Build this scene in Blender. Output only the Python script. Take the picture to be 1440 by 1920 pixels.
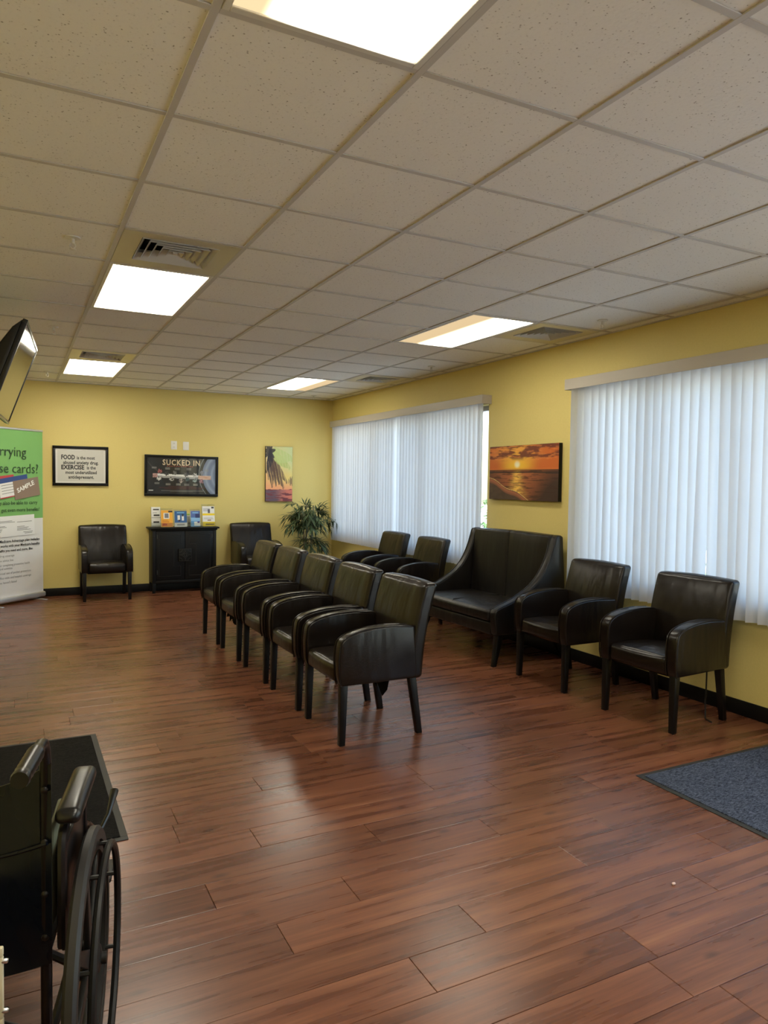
import bpy, bmesh, math, random
import numpy as np
from mathutils import Vector, Matrix, noise
random.seed(7)
R = math.radians
for o in list(bpy.data.objects): bpy.data.objects.remove(o)
SC = bpy.context.scene
COL = SC.collection

# ------------------------------------------------------------------ camera
H, YB, XR, XL, YF = 2.712, 8.144, 3.781, -1.30, -4.6     # room: ceiling, back, right, left, front
def make_camera():
    f, yaw, pit, rol = 1353.95, 0.472008, -0.0407714, 0.0130948
    fw = Vector((math.sin(yaw)*math.cos(pit), math.cos(yaw)*math.cos(pit), math.sin(pit)))
    r0 = Vector((math.cos(yaw), -math.sin(yaw), 0)); u0 = r0.cross(fw)
    rt = math.cos(rol)*r0 + math.sin(rol)*u0; up = -math.sin(rol)*r0 + math.cos(rol)*u0
    cd = bpy.data.cameras.new('camera'); cam = bpy.data.objects.new('camera', cd); COL.objects.link(cam)
    cd.sensor_fit = 'VERTICAL'; cd.sensor_height = 24; cd.lens = f/1920*24
    cd.clip_start = .05; cd.clip_end = 200
    m = Matrix((rt, up, -fw)).transposed().to_4x4(); m.translation = (-0.466306, -1.909641, 1.499015)
    cam.matrix_world = m; SC.camera = cam
make_camera()
# ------------------------------------------------------------------ sky, exposure
w = bpy.data.worlds.new('sky'); SC.world = w; w.use_nodes = True
wn = w.node_tree.nodes; bg = wn['Background']
sky = wn.new('ShaderNodeTexSky'); sky.sky_type = 'NISHITA'; sky.sun_disc = False
sky.sun_elevation = R(52); sky.sun_rotation = R(250); sky.air_density = 1.3; sky.dust_density = 2.0
w.node_tree.links.new(sky.outputs[0], bg.inputs[0]); bg.inputs[1].default_value = 0.56
sl_ = bpy.data.lights.new('sun', 'SUN'); so_ = bpy.data.objects.new('sun', sl_); COL.objects.link(so_)
sl_.energy = 6.5; sl_.angle = R(1); sl_.color = (1,.95,.86); so_.rotation_euler = (0, R(-40), R(12))
vs = SC.view_settings; vs.view_transform = 'Standard'; vs.look = 'None'; vs.gamma = 1; vs.exposure = 0.97
vs.use_curve_mapping = False
LAMP = 7.0                                                  # radiance of the ceiling lenses

# ------------------------------------------------------------------ materials
MATS = {}
def mat(name, col, rough=.5, metal=0, spec=.5, **kw):
    m = bpy.data.materials.new(name); m.use_nodes = True
    b = m.node_tree.nodes['Principled BSDF']
    b.inputs['Base Color'].default_value = (*col, 1); b.inputs['Roughness'].default_value = rough
    b.inputs['Metallic'].default_value = metal; b.inputs['Specular IOR Level'].default_value = spec
    for k, v in kw.items(): b.inputs[k].default_value = v
    MATS[name] = m; return m
def nd(m, t, **kw):
    n = m.node_tree.nodes.new(t)
    for k, v in kw.items():
        if hasattr(n, k): setattr(n, k, v)
        else: n.inputs[k].default_value = v
    return n
def lk(m, a, b): m.node_tree.links.new(a, b)
def bsdf(m): return m.node_tree.nodes['Principled BSDF']
def coords(m, scale=(1,1,1), kind='Object'):
    tc = nd(m, 'ShaderNodeTexCoord'); mp = nd(m, 'ShaderNodeMapping'); mp.inputs['Scale'].default_value = scale
    lk(m, tc.outputs[kind], mp.inputs[0]); return mp.outputs[0]
def noise_n(m, vec, scale, detail=3, rough=.5):
    n = nd(m, 'ShaderNodeTexNoise'); n.inputs['Scale'].default_value = scale; n.inputs['Detail'].default_value = detail
    n.inputs['Roughness'].default_value = rough; lk(m, vec, n.inputs['Vector']); return n
def ramp(m, fac, stops):
    r = nd(m, 'ShaderNodeValToRGB'); e = r.color_ramp.elements
    while len(e) < len(stops): e.new(.5)
    for i, (p, c) in enumerate(stops): e[i].position = p; e[i].color = (*c, 1)
    lk(m, fac, r.inputs[0]); return r
def bump(m, height, strength, dist=.01):
    b = nd(m, 'ShaderNodeBump'); b.inputs['Strength'].default_value = strength; b.inputs['Distance'].default_value = dist
    lk(m, height, b.inputs['Height']); lk(m, b.outputs[0], bsdf(m).inputs['Normal'])
def speckled(name, c0, c1, scale, rough=.6, bs=.2, dist=.002, spec=.5):
    m = mat(name, c0, rough, spec=spec); v = coords(m); n = noise_n(m, v, scale, 4)
    r = ramp(m, n.outputs[0], [(.3, c0), (.7, c1)]); lk(m, r.outputs[0], bsdf(m).inputs['Base Color'])
    bump(m, n.outputs[0], bs, dist); return m

# yellow painted plaster
speckled('wall_paint', (.73,.60,.215), (.76,.625,.23), 90, .55, .12, .002, .35)
speckled('wall_grey', (.58,.59,.61), (.61,.62,.64), 90, .55, .12, .002, .35)
# ceiling tile with pin holes
m = mat('ceiling_tile', (.82,.80,.76), .9, spec=.1); v = coords(m)
oi = nd(m, 'ShaderNodeObjectInfo'); ad = nd(m, 'ShaderNodeVectorMath', operation='ADD'); sc = nd(m, 'ShaderNodeVectorMath', operation='SCALE')
cb = nd(m, 'ShaderNodeCombineXYZ'); lk(m, oi.outputs['Random'], cb.inputs[0]); lk(m, oi.outputs['Random'], cb.inputs[1])
lk(m, cb.outputs[0], sc.inputs[0]); sc.inputs['Scale'].default_value = 50; lk(m, v, ad.inputs[0]); lk(m, sc.outputs[0], ad.inputs[1])
vo = nd(m, 'ShaderNodeTexVoronoi'); vo.inputs['Scale'].default_value = 85; lk(m, ad.outputs[0], vo.inputs['Vector'])
n1 = noise_n(m, ad.outputs[0], 55, 3); mu = nd(m, 'ShaderNodeMath', operation='ADD'); lk(m, vo.outputs['Distance'], mu.inputs[0]); lk(m, n1.outputs[0], mu.inputs[1])
rp = ramp(m, mu.outputs[0], [(.50, (.40,.36,.31)), (.64, (.87,.85,.80)), (.9, (.91,.89,.84))])
lk(m, rp.outputs[0], bsdf(m).inputs['Base Color']); bump(m, n1.outputs[0], .3, .003)
mat('grid_metal', (.60,.57,.53), .45, spec=.4)
mat('white_metal', (.72,.70,.64), .4)
mat('pan_metal', (.62,.57,.44), .3, .35)
mat('louver_metal', (.62,.60,.56), .4)
mat('plenum_dark', (.03,.03,.03), .9)
mat('white_plastic', (.80,.79,.75), .4)
mat('dark_slot', (.03,.03,.03), .6)
mat('baseboard_black', (.004,.004,.0045), .4, spec=.25)
# wood planks
m = mat('plank_wood', (.2,.08,.04), .27, spec=.5)
tc = nd(m, 'ShaderNodeTexCoord'); oi = nd(m, 'ShaderNodeObjectInfo')
cb = nd(m, 'ShaderNodeCombineXYZ'); ml = nd(m, 'ShaderNodeMath', operation='MULTIPLY'); lk(m, oi.outputs['Random'], ml.inputs[0]); ml.inputs[1].default_value = 83
lk(m, ml.outputs[0], cb.inputs[0]); lk(m, ml.outputs[0], cb.inputs[1])
ad = nd(m, 'ShaderNodeVectorMath', operation='ADD'); lk(m, tc.outputs['Object'], ad.inputs[0]); lk(m, cb.outputs[0], ad.inputs[1])
mp = nd(m, 'ShaderNodeMapping'); mp.inputs['Scale'].default_value = (.85, 11, 1); lk(m, ad.outputs[0], mp.inputs[0])
g1 = noise_n(m, mp.outputs[0], 1.6, 3, .55); g1.inputs['Distortion'].default_value = .15
mp2 = nd(m, 'ShaderNodeMapping'); mp2.inputs['Scale'].default_value = (2.6, 80, 1); lk(m, ad.outputs[0], mp2.inputs[0])
g2 = noise_n(m, mp2.outputs[0], 1.5, 4, .6)
rp = ramp(m, g1.outputs[0], [(.22, (.070,.024,.013)), (.42, (.130,.045,.022)), (.56, (.185,.068,.033)), (.80, (.27,.112,.055))])
mx = nd(m, 'ShaderNodeMixRGB', blend_type='MULTIPLY'); mx.inputs[0].default_value = .6
rp2 = ramp(m, g2.outputs[0], [(.3, (.62,.58,.56)), (.62, (1.08,1.08,1.08))])
lk(m, rp.outputs[0], mx.inputs[1]); lk(m, rp2.outputs[0], mx.inputs[2])
# knots
mp3 = nd(m, 'ShaderNodeMapping'); mp3.inputs['Scale'].default_value = (3.2, 8, 1); lk(m, ad.outputs[0], mp3.inputs[0])
vo = nd(m, 'ShaderNodeTexVoronoi'); vo.inputs['Scale'].default_value = 1; lk(m, mp3.outputs[0], vo.inputs['Vector'])
rp3 = ramp(m, vo.outputs['Distance'], [(.03, (.3,.25,.25)), (.14, (1,1,1))])
mx2 = nd(m, 'ShaderNodeMixRGB', blend_type='MULTIPLY'); mx2.inputs[0].default_value = .85
lk(m, mx.outputs[0], mx2.inputs[1]); lk(m, rp3.outputs[0], mx2.inputs[2])
hs = nd(m, 'ShaderNodeHueSaturation'); mr = nd(m, 'ShaderNodeMapRange'); mr.inputs['To Min'].default_value = .82; mr.inputs['To Max'].default_value = 1.15
lk(m, oi.outputs['Random'], mr.inputs[0]); lk(m, mr.outputs[0], hs.inputs['Value']); lk(m, mx2.outputs[0], hs.inputs['Color'])
lk(m, hs.outputs[0], bsdf(m).inputs['Base Color']); bump(m, g2.outputs[0], .10, .001)
mrr = nd(m, 'ShaderNodeMapRange'); mrr.inputs['To Min'].default_value = .22; mrr.inputs['To Max'].default_value = .34
lk(m, g1.outputs[0], mrr.inputs[0]); lk(m, mrr.outputs[0], bsdf(m).inputs['Roughness'])
mat('floor_joint', (.02,.009,.006), .7)
# leather
def leather(name, col, rough=.36):
    m = mat(name, col, rough, spec=.36); v = coords(m); n = noise_n(m, v, 220, 2)
    v2 = coords(m, (9, 9, 2.0)); n2 = noise_n(m, v2, 1.0, 2)
    mu = nd(m, 'ShaderNodeMath', operation='MULTIPLY_ADD'); mu.inputs[1].default_value = .05
    lk(m, n.outputs[0], mu.inputs[0]); lk(m, n2.outputs[0], mu.inputs[2]); bump(m, mu.outputs[0], .45, .022)
    r = ramp(m, n2.outputs[0], [(.3, tuple(c*.8 for c in col)), (.7, tuple(c*1.25 for c in col))]); lk(m, r.outputs[0], bsdf(m).inputs['Base Color'])
    return m
leather('chair_leather', (.0085,.0056,.004), .27)
leather('sofa_leather', (.0075,.006,.005), .36)
mat('leg_wood', (.004,.0033,.003), .35, spec=.3)
mat('rag_black', (.005,.005,.0055), .9, spec=.2)
# vinyl vanes: diffuse and translucent
m = bpy.data.materials.new('vane_vinyl'); m.use_nodes = True; MATS['vane_vinyl'] = m
nt = m.node_tree; nt.nodes.remove(nt.nodes['Principled BSDF']); out = nt.nodes['Material Output']
df = nd(m, 'ShaderNodeBsdfDiffuse'); df.inputs[0].default_value = (.74,.73,.71,1); tl = nd(m, 'ShaderNodeBsdfTranslucent'); tl.inputs[0].default_value = (.72,.74,.78,1)
ms = nd(m, 'ShaderNodeMixShader'); ms.inputs[0].default_value = .5; lk(m, df.outputs[0], ms.inputs[1]); lk(m, tl.outputs[0], ms.inputs[2]); lk(m, ms.outputs[0], out.inputs[0])
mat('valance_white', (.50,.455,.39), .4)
# thin window glass
def thin_glass(name, tint=(.96,.98,.97), k=.06):
    m = bpy.data.materials.new(name); m.use_nodes = True; MATS[name] = m
    nt = m.node_tree; nt.nodes.remove(nt.nodes['Principled BSDF']); out = nt.nodes['Material Output']
    tr = nd(m, 'ShaderNodeBsdfTransparent'); tr.inputs[0].default_value = (*tint, 1)
    gl = nd(m, 'ShaderNodeBsdfGlossy'); gl.inputs['Roughness'].default_value = .02
    ms = nd(m, 'ShaderNodeMixShader'); ms.inputs[0].default_value = k
    lk(m, tr.outputs[0], ms.inputs[1]); lk(m, gl.outputs[0], ms.inputs[2]); lk(m, ms.outputs[0], out.inputs[0])
thin_glass('window_glass'); thin_glass('acrylic', (.93,.95,.94), .10); thin_glass('poster_glass', (1,1,1), .02)
mat('window_frame', (.30,.29,.28), .45, .3)
mat('frame_black', (.004,.004,.0045), .35, spec=.25)
mat('cabinet_black', (.0038,.004,.0042), .45, spec=.25)
mat('cabinet_line', (.045,.045,.04), .3)
mat('paper_grey', (.66,.65,.60), .6); mat('paper_white', (.80,.79,.75), .6); mat('ink_black', (.015,.015,.017), .6)
mat('ink_green', (.03,.075,.03), .6); mat('ink_grey', (.22,.22,.22), .6); mat('ink_white', (.85,.83,.80), .5); mat('ink_tan', (.68,.55,.36), .5); mat('ink_red', (.35,.05,.03), .5)
mat('banner_green', (.20,.46,.13), .45); mat('banner_white', (.76,.75,.74), .45)
mat('card_brown', (.27,.19,.14), .5); mat('card_blue', (.03,.07,.25), .5); mat('card_red', (.5,.05,.06), .5); mat('card_white', (.82,.82,.82), .5)
mat('aluminium', (.62,.63,.65), .3, .7)
mat('steel', (.6,.6,.58), .2, 1.0)
mat('tv_black', (.008,.008,.009), .3); mat('tv_screen', (.010,.010,.012), .06, spec=1.0)
mat('tv_trim', (.16,.2,.16), .2, .5)
# leaves
speckled('leaf_green', (.030,.058,.022), (.075,.12,.05), 9, .45, .1)
speckled('bamboo_stem', (.16,.15,.09), (.26,.24,.15), 25, .5, .2)
mat('pot_dark', (.03,.025,.02), .5); mat('soil', (.03,.022,.015), .9)
speckled('hedge_leaf', (.05,.12,.03), (.11,.22,.06), 6, .6, .1)
speckled('outside_paving', (.52,.51,.49), (.60,.59,.56), 5, .9, .1)
speckled('outside_wall', (.72,.70,.66), (.76,.74,.70), 8, .8, .1)
# mats
def carpet(name, c0, c1):
    m = mat(name, c0, .95, spec=.1); v = coords(m); n = noise_n(m, v, 260, 3, .7); n2 = noise_n(m, coords(m, (1,3,1)), 60, 2)
    mu = nd(m, 'ShaderNodeMath', operation='MULTIPLY'); lk(m, n.outputs[0], mu.inputs[0]); lk(m, n2.outputs[0], mu.inputs[1])
    r = ramp(m, mu.outputs[0], [(.15, c0), (.38, c1)]); lk(m, r.outputs[0], bsdf(m).inputs['Base Color']); bump(m, mu.outputs[0], .8, .008)
carpet('carpet_black', (.004,.004,.004), (.022,.020,.018)); carpet('carpet_skylit', (.018,.024,.042), (.125,.15,.215))  # second carpet has the skylight's blue mixed into its colour
mat('rubber', (.02,.02,.019), .6)
# wheelchair
mat('wc_frame', (.006,.0045,.0045), .3, spec=.35); mat('tire', (.022,.020,.018), .5, spec=.35); mat('wheel_plastic', (.007,.0065,.006), .42, spec=.35)
m = mat('wc_vinyl', (.0045,.0058,.0105), .24, spec=.22); n = noise_n(m, coords(m, (7, 7, 4)), 1.2, 2); bump(m, n.outputs[0], .5, .02)
mat('wc_pad', (.0075,.0065,.0055), .3, spec=.4); mat('olive_cloth', (.14,.14,.085), .85); mat('cream_frame', (.62,.54,.38), .5)
mat('crumb', (.7,.5,.45), .7); mat('cord_black', (.01,.01,.01), .5)
# lens with tube glow: emission varies across the lamp width where the tubes sit
def lens(name, lo, hi, centre, width, col=(1,.945,.79)):
    m = bpy.data.materials.new(name); m.use_nodes = True; MATS[name] = m
    nt = m.node_tree; nt.nodes.remove(nt.nodes['Principled BSDF']); out = nt.nodes['Material Output']
    tc = nd(m, 'ShaderNodeTexCoord'); sx = nd(m, 'ShaderNodeSeparateXYZ'); lk(m, tc.outputs['Object'], sx.inputs[0])
    a = nd(m, 'ShaderNodeMath', operation='SUBTRACT'); lk(m, sx.outputs[0], a.inputs[0]); a.inputs[1].default_value = centre
    b = nd(m, 'ShaderNodeMath', operation='ABSOLUTE'); lk(m, a.outputs[0], b.inputs[0])
    mr = nd(m, 'ShaderNodeMapRange', interpolation_type='SMOOTHSTEP'); lk(m, b.outputs[0], mr.inputs[0]); mr.inputs['From Min'].default_value = width*.4; mr.inputs['From Max'].default_value = width
    mr.inputs['To Min'].default_value = hi; mr.inputs['To Max'].default_value = lo
    em = nd(m, 'ShaderNodeEmission'); lk(m, mr.outputs[0], em.inputs[1]); lk(m, em.outputs[0], out.inputs[0])
    mc = nd(m, 'ShaderNodeMapRange'); lk(m, mr.outputs[0], mc.inputs[0]); mc.inputs['From Min'].default_value = lo; mc.inputs['From Max'].default_value = lo+(hi-lo)*.35
    rc = ramp(m, mc.outputs[0], [(0, (1,.74,.42)), (1, col)]); lk(m, rc.outputs[0], em.inputs[0])
lens('lens_full', LAMP*.95, LAMP*1.25, 0, .3)
lens('lens_right', .42, LAMP*1.1, .15, .25)
lens('lens_left', .42, LAMP*1.3, -.12, .26)
lens('lens_near', .55, LAMP*1.8, .05, .25)
m = mat('print_colour', (.5,.5,.5), .5); at = nd(m, 'ShaderNodeVertexColor', layer_name='ink'); lk(m, at.outputs[0], bsdf(m).inputs['Base Color'])

# ------------------------------------------------------------------ helpers
def tag(o, label=None, cat=None, group=None, kind=None):
    if label: o['label'] = label
    if cat: o['category'] = cat
    if group: o['group'] = group
    if kind: o['kind'] = kind
    return o
def empty(name, loc=(0,0,0), rz=0, label=None, cat=None, group=None, kind=None):
    o = bpy.data.objects.new(name, None); COL.objects.link(o); o.location = loc; o.rotation_euler = (0,0,rz)
    o.empty_display_size = .1
    return tag(o, label, cat, group, kind)
def link(name, me, parent=None, loc=None, rot=None):
    o = bpy.data.objects.new(name, me); COL.objects.link(o)
    if parent is not None: o.parent = parent
    if loc is not None: o.location = loc
    if rot is not None: o.rotation_euler = rot
    return o
def copy_tree(o, parent=None):
    c = o.copy(); COL.objects.link(c)
    c.parent = parent
    for ch in o.children: copy_tree(ch, c)
    return c
class MB:
    def __init__(s): s.v = []; s.f = []
    def add(s, vs_, fs):
        b = len(s.v); s.v += [tuple(x) for x in vs_]; s.f += [tuple(b+i for i in f) for f in fs]; return s
    def box(s, x0, x1, y0, y1, z0, z1):
        return s.add([(x0,y0,z0),(x1,y0,z0),(x1,y1,z0),(x0,y1,z0),(x0,y0,z1),(x1,y0,z1),(x1,y1,z1),(x0,y1,z1)],
            [(3,2,1,0),(4,5,6,7),(0,1,5,4),(1,2,6,5),(2,3,7,6),(3,0,4,7)])
    def hexa(s, bot, top):
        return s.add(list(bot)+list(top), [(3,2,1,0),(4,5,6,7),(0,1,5,4),(1,2,6,5),(2,3,7,6),(3,0,4,7)])
    def prism(s, prof, a, b, axis='x'):           # prof: 2D polygon; axis x -> (y,z), y -> (x,z), z -> (x,y)
        def P(p, t): return (t,p[0],p[1]) if axis == 'x' else ((p[0],t,p[1]) if axis == 'y' else (p[0],p[1],t))
        n = len(prof); vs_ = [P(p,a) for p in prof]+[P(p,b) for p in prof]
        fs = [tuple(range(n-1,-1,-1)), tuple(range(n,2*n))]+[(i,(i+1)%n,n+(i+1)%n,n+i) for i in range(n)]
        return s.add(vs_, fs)
    def tube(s, path, r, n=8, closed=False, cap=True):
        pts = [Vector(p) for p in path]; N = len(pts); rr = r if isinstance(r, (list,tuple)) else [r]*N
        vs_ = []; prev = None
        for i, p in enumerate(pts):
            if closed: t = (pts[(i+1)%N]-pts[i-1]).normalized()
            else: t = (pts[min(i+1,N-1)]-pts[max(i-1,0)]).normalized()
            if prev is None:
                a = Vector((0,0,1)) if abs(t.z) < .9 else Vector((1,0,0)); u = t.cross(a).normalized()
            else: u = (prev - t*prev.dot(t)).normalized()
            prev = u; w_ = t.cross(u)
            for k in range(n):
                an = 2*math.pi*k/n; vs_.append(p+(u*math.cos(an)+w_*math.sin(an))*rr[i])
        fs = []
        for i in range(N if closed else N-1):
            j = (i+1)%N
            for k in range(n): fs.append((i*n+k, i*n+(k+1)%n, j*n+(k+1)%n, j*n+k))
        if cap and not closed: fs += [tuple(range(n-1,-1,-1)), tuple((N-1)*n+k for k in range(n))]
        return s.add(vs_, fs)
    def cyl(s, a, b, r, n=12, r2=None): return s.tube([a,b], [r, r if r2 is None else r2], n)
    def lathe(s, prof, n=20, c=(0,0,0), axis='z'):  # prof: (radius, height)
        vs_ = []
        for r, h in prof:
            for k in range(n):
                a = 2*math.pi*k/n; x, y = r*math.cos(a), r*math.sin(a)
                vs_.append((c[0]+x,c[1]+y,c[2]+h) if axis == 'z' else (c[0]+h,c[1]+x,c[2]+y) if axis == 'x' else (c[0]+x,c[1]+h,c[2]+y))
        fs = [(i*n+k,i*n+(k+1)%n,(i+1)*n+(k+1)%n,(i+1)*n+k) for i in range(len(prof)-1) for k in range(n)]
        if prof[0][0] > 1e-4: fs.append(tuple(range(n-1,-1,-1)))
        if prof[-1][0] > 1e-4: fs.append(tuple((len(prof)-1)*n+k for k in range(n)))
        return s.add(vs_, fs)
    def ring(s, R_, hw, hh, n=48, c=(0,0,0)):       # rectangular-section ring about the x axis
        prof = [(R_-hh,-hw),(R_+hh*.5,-hw),(R_+hh,-hw*.5),(R_+hh,hw*.5),(R_+hh*.5,hw),(R_-hh,hw)]
        m_ = len(prof); vs_ = []
        for k in range(n):
            a = 2*math.pi*k/n
            for r, x in prof: vs_.append((c[0]+x, c[1]+r*math.cos(a), c[2]+r*math.sin(a)))
        return s.add(vs_, [(k*m_+i, k*m_+(i+1)%m_, ((k+1)%n)*m_+(i+1)%m_, ((k+1)%n)*m_+i) for k in range(n) for i in range(m_)])
    def rbox(s, c, dims, r, n=6, bulge=(0,0,0), fn=None):
        hx = [d/2 for d in dims]
        def samp(h, rr):
            rr = min(rr, h*.999); S_ = [1,.9,.68,.36]
            a = [h-rr+rr*q for q in S_]; mid = [(h-rr)*(1-2*i/n) for i in range(n+1)]
            return [-q for q in a]+[-q for q in mid]+[] if False else sorted(set([round(q,6) for q in a+[-q for q in a]+mid]))
        rr = min(r, min(hx)*.999); ss = [samp(h, rr) for h in hx]; vs_ = []; fs = []; idx = {}
        def V(p):
            key = tuple(round(q,6) for q in p)
            if key in idx: return idx[key]
            inn = [max(-(h-rr), min(h-rr, q)) for q, h in zip(p, hx)]; d = [a-b for a, b in zip(p, inn)]; L = math.sqrt(sum(q*q for q in d)) or 1
            o = [a+rr*b/L for a, b in zip(inn, d)] if L > 1e-9 else list(p)
            u = [q/h for q, h in zip(p, hx)]
            for ax in range(3):
                if bulge[ax]:
                    o1, o2 = [k for k in range(3) if k != ax]
                    o[ax] += bulge[ax]*u[ax]*(1-u[o1]**2)*(1-u[o2]**2)
            o = [a+b for a, b in zip(o, c)]
            if fn: o = fn(*o)
            idx[key] = len(vs_); vs_.append(tuple(o)); return idx[key]
        for ax in range(3):
            o1, o2 = [(1,2),(2,0),(0,1)][ax]
            for sg in (-1, 1):
                A, B = ss[o1], ss[o2]
                for i in range(len(A)-1):
                    for j in range(len(B)-1):
                        q = []
                        for a, b in ((A[i],B[j]),(A[i+1],B[j]),(A[i+1],B[j+1]),(A[i],B[j+1])):
                            p = [0,0,0]; p[ax] = sg*hx[ax]; p[o1] = a; p[o2] = b; q.append(V(p))
                        if sg < 0: q.reverse()
                        if len(set(q)) > 2: fs.append(tuple(q))
        return s.add(vs_, fs)
    def mesh(s, name, material, bevel=0, seg=2, ang=35, smooth=True, fix=True):
        me = bpy.data.meshes.new(name); me.from_pydata(s.v, [], s.f)
        bm = bmesh.new(); bm.from_mesh(me)
        if fix: bmesh.ops.recalc_face_normals(bm, faces=bm.faces)
        if bevel:
            es = [e for e in bm.edges if len(e.link_faces) == 2 and e.calc_face_angle(0) > R(ang)]
            bmesh.ops.bevel(bm, geom=es, offset=bevel, segments=seg, profile=.5, affect='EDGES', clamp_overlap=True)
        bm.to_mesh(me); bm.free()
        me.materials.append(MATS[material] if isinstance(material, str) else material)
        if smooth: me.shade_smooth(); me.set_sharp_from_angle(angle=R(40))
        me.update(); return me
    def build(s, name, material, parent=None, loc=None, rot=None, **kw):
        return link(name, s.mesh(name, material, **kw), parent, loc, rot)
def arc(cx, cy, r, a0, a1, n): return [(cx+r*math.cos(R(a0+(a1-a0)*i/n)), cy+r*math.sin(R(a0+(a1-a0)*i/n))) for i in range(n+1)]
def bez(p0, p1, p2, p3, n=8):
    o = []
    for i in range(n+1):
        t = i/n; k = ((1-t)**3, 3*t*(1-t)**2, 3*t*t*(1-t), t**3)
        o.append(tuple(sum(k[j]*p[d] for j, p in enumerate((p0,p1,p2,p3))) for d in range(len(p0))))
    return o
FONT = bpy.data.curves.new('font_tmp', 'FONT').font
def text(body, size, material, parent, loc, rot=(R(90),0,0), align='LEFT', bold=0, width=None, name='lettering', slant=0, space=1.0):
    cu = bpy.data.curves.new('t', 'FONT'); cu.body = body; cu.size = size; cu.align_x = align; cu.resolution_u = 2
    cu.offset = bold; cu.shear = slant; cu.space_character = space
    ob = bpy.data.objects.new('t', cu); COL.objects.link(ob)
    me = bpy.data.meshes.new_from_object(ob.evaluated_get(bpy.context.evaluated_depsgraph_get()))
    bpy.data.objects.remove(ob); bpy.data.curves.remove(cu)
    me.name = name; me.materials.clear(); me.materials.append(MATS[material])
    if width and len(me.vertices):
        xs = [v.co.x for v in me.vertices]; k = width/(max(xs)-min(xs))
        for v in me.vertices: v.co.x *= k
    return link(name, me, parent, loc, rot)
def vnoise(x, y, seed=0): return noise.noise(Vector((x, y, seed*7.31)))*.5+.5
def fbm(x, y, seed=0, o=4): return noise.fractal(Vector((x, y, seed*7.31)), 1.0, 2.0, o)*.5+.5
def mix(a, b, t): t = max(0,min(1,t)); return tuple(p*(1-t)+q*t for p, q in zip(a, b))
def sstep(a, b, x): t = max(0,min(1,(x-a)/(b-a))); return t*t*(3-2*t)
def s2l(r, g, b): return tuple(((c/255)/12.92 if c < 11 else ((c/255+.055)/1.055)**2.4) for c in (r,g,b))
def printed(name, w_, h_, nx, ny, fn, parent, loc, rz=0, y=0):   # a flat colour print; fn(u,v) -> colour, u right, v up
    vs_ = [(w_*(i/nx-.5), y, h_*(j/ny)) for j in range(ny+1) for i in range(nx+1)]
    fs = [(j*(nx+1)+i, j*(nx+1)+i+1, (j+1)*(nx+1)+i+1, (j+1)*(nx+1)+i) for j in range(ny) for i in range(nx)]
    me = bpy.data.meshes.new(name); me.from_pydata(vs_, [], fs); at_ = me.color_attributes.new('ink', 'FLOAT_COLOR', 'POINT')
    at_.data.foreach_set('color', [c for j in range(ny+1) for i in range(nx+1) for c in (*fn(i/nx, j/ny), 1)])
    me.materials.append(MATS['print_colour']); return link(name, me, parent, loc, (0,0,rz))

# ------------------------------------------------------------------ structure: walls
S = .6096
W1, W2, DR = (4.12, 7.93, .74, 2.30), (.62, 2.77, .74, 2.30), (-3.9, -.15, 0, 2.35)   # openings y0,y1,z0,z1
def wall_with_openings():
    b = MB(); x0, x1 = XR, XR+.16; cuts = sorted([W1, W2, DR]); y = YF
    for (a, c, z0, z1) in cuts:
        b.box(x0,x1,y,a,0,H+.3)
        if z0 > 0: b.box(x0,x1,a,c,0,z0)
        b.box(x0,x1,a,c,z1,H+.3); y = c
    b.box(x0,x1,y,YB+.16,0,H+.3); return b
tag(wall_with_openings().build('wall_right','wall_paint',smooth=False,fix=False), 'yellow painted wall with the blind-covered windows', kind='structure')
tag(MB().box(XL-.16,XR,YB,YB+.16,0,H+.3).build('wall_back','wall_paint',smooth=False), 'yellow painted wall behind the black cabinet', kind='structure')
tag(MB().box(XL-.16,XL,YF,YB,0,H+.3).build('wall_left','wall_paint',smooth=False), 'yellow painted wall carrying the television', kind='structure')
tag(MB().box(XL-.16,XR+.16,YF-.16,YF,0,H+.3).build('wall_front','wall_grey',smooth=False), 'unseen wall behind the camera, pale grey chosen for the light', kind='structure')  # wall out of view, its grey chosen to keep bounced light neutral
def baseb(name, *bx): tag(MB().box(*bx).build(name,'baseboard_black',bevel=.003), 'black vinyl baseboard along the yellow wall', kind='structure')
baseb('baseboard_back', XL+.012, XR-.012, YB-.012, YB, 0, .10)
baseb('baseboard_right', XR-.012, XR, DR[1]+.06, YB, 0, .10)
baseb('baseboard_left', XL, XL+.012, YF, YB, 0, .10)

# floor and planks
PW, PL = .1735, 1.22
floor = tag(MB().box(XL-.16,XR+.16,YF-.16,YB+.16,-.12,-.006).build('floor','floor_joint',smooth=False), 'dark reddish brown wood plank floor', kind='structure')
def plank_mesh(L):
    g = .0009; b = MB(); x0, x1, y0, y1 = g, L-g, g, PW-g; c = .0012
    b.hexa([(x0,y0,-.006),(x1,y0,-.006),(x1,y1,-.006),(x0,y1,-.006)], [(x0,y0,-.001),(x1,y0,-.001),(x1,y1,-.001),(x0,y1,-.001)])
    b.v = b.v[:4]+b.v[4:]; b.f = [f for f in b.f if f != (4,5,6,7)]
    n = len(b.v); b.v += [(x0+c,y0+c,0),(x1-c,y0+c,0),(x1-c,y1-c,0),(x0+c,y1-c,0)]
    b.f += [(4,5,n+1,n),(5,6,n+2,n+1),(6,7,n+3,n+2),(7,4,n,n+3),(n,n+1,n+2,n+3)]
    return b.mesh('plank','plank_wood',smooth=False)
full_plank = plank_mesh(PL)
Y0 = .027-7*PW
known = {7:.927, 6:.631, 8:.311, 5:1.348, 9:.625, 10:.15, 11:.883, 12:1.642, 14:.155, 15:.59}
rng = random.Random(4); row = 0; y = Y0
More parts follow.
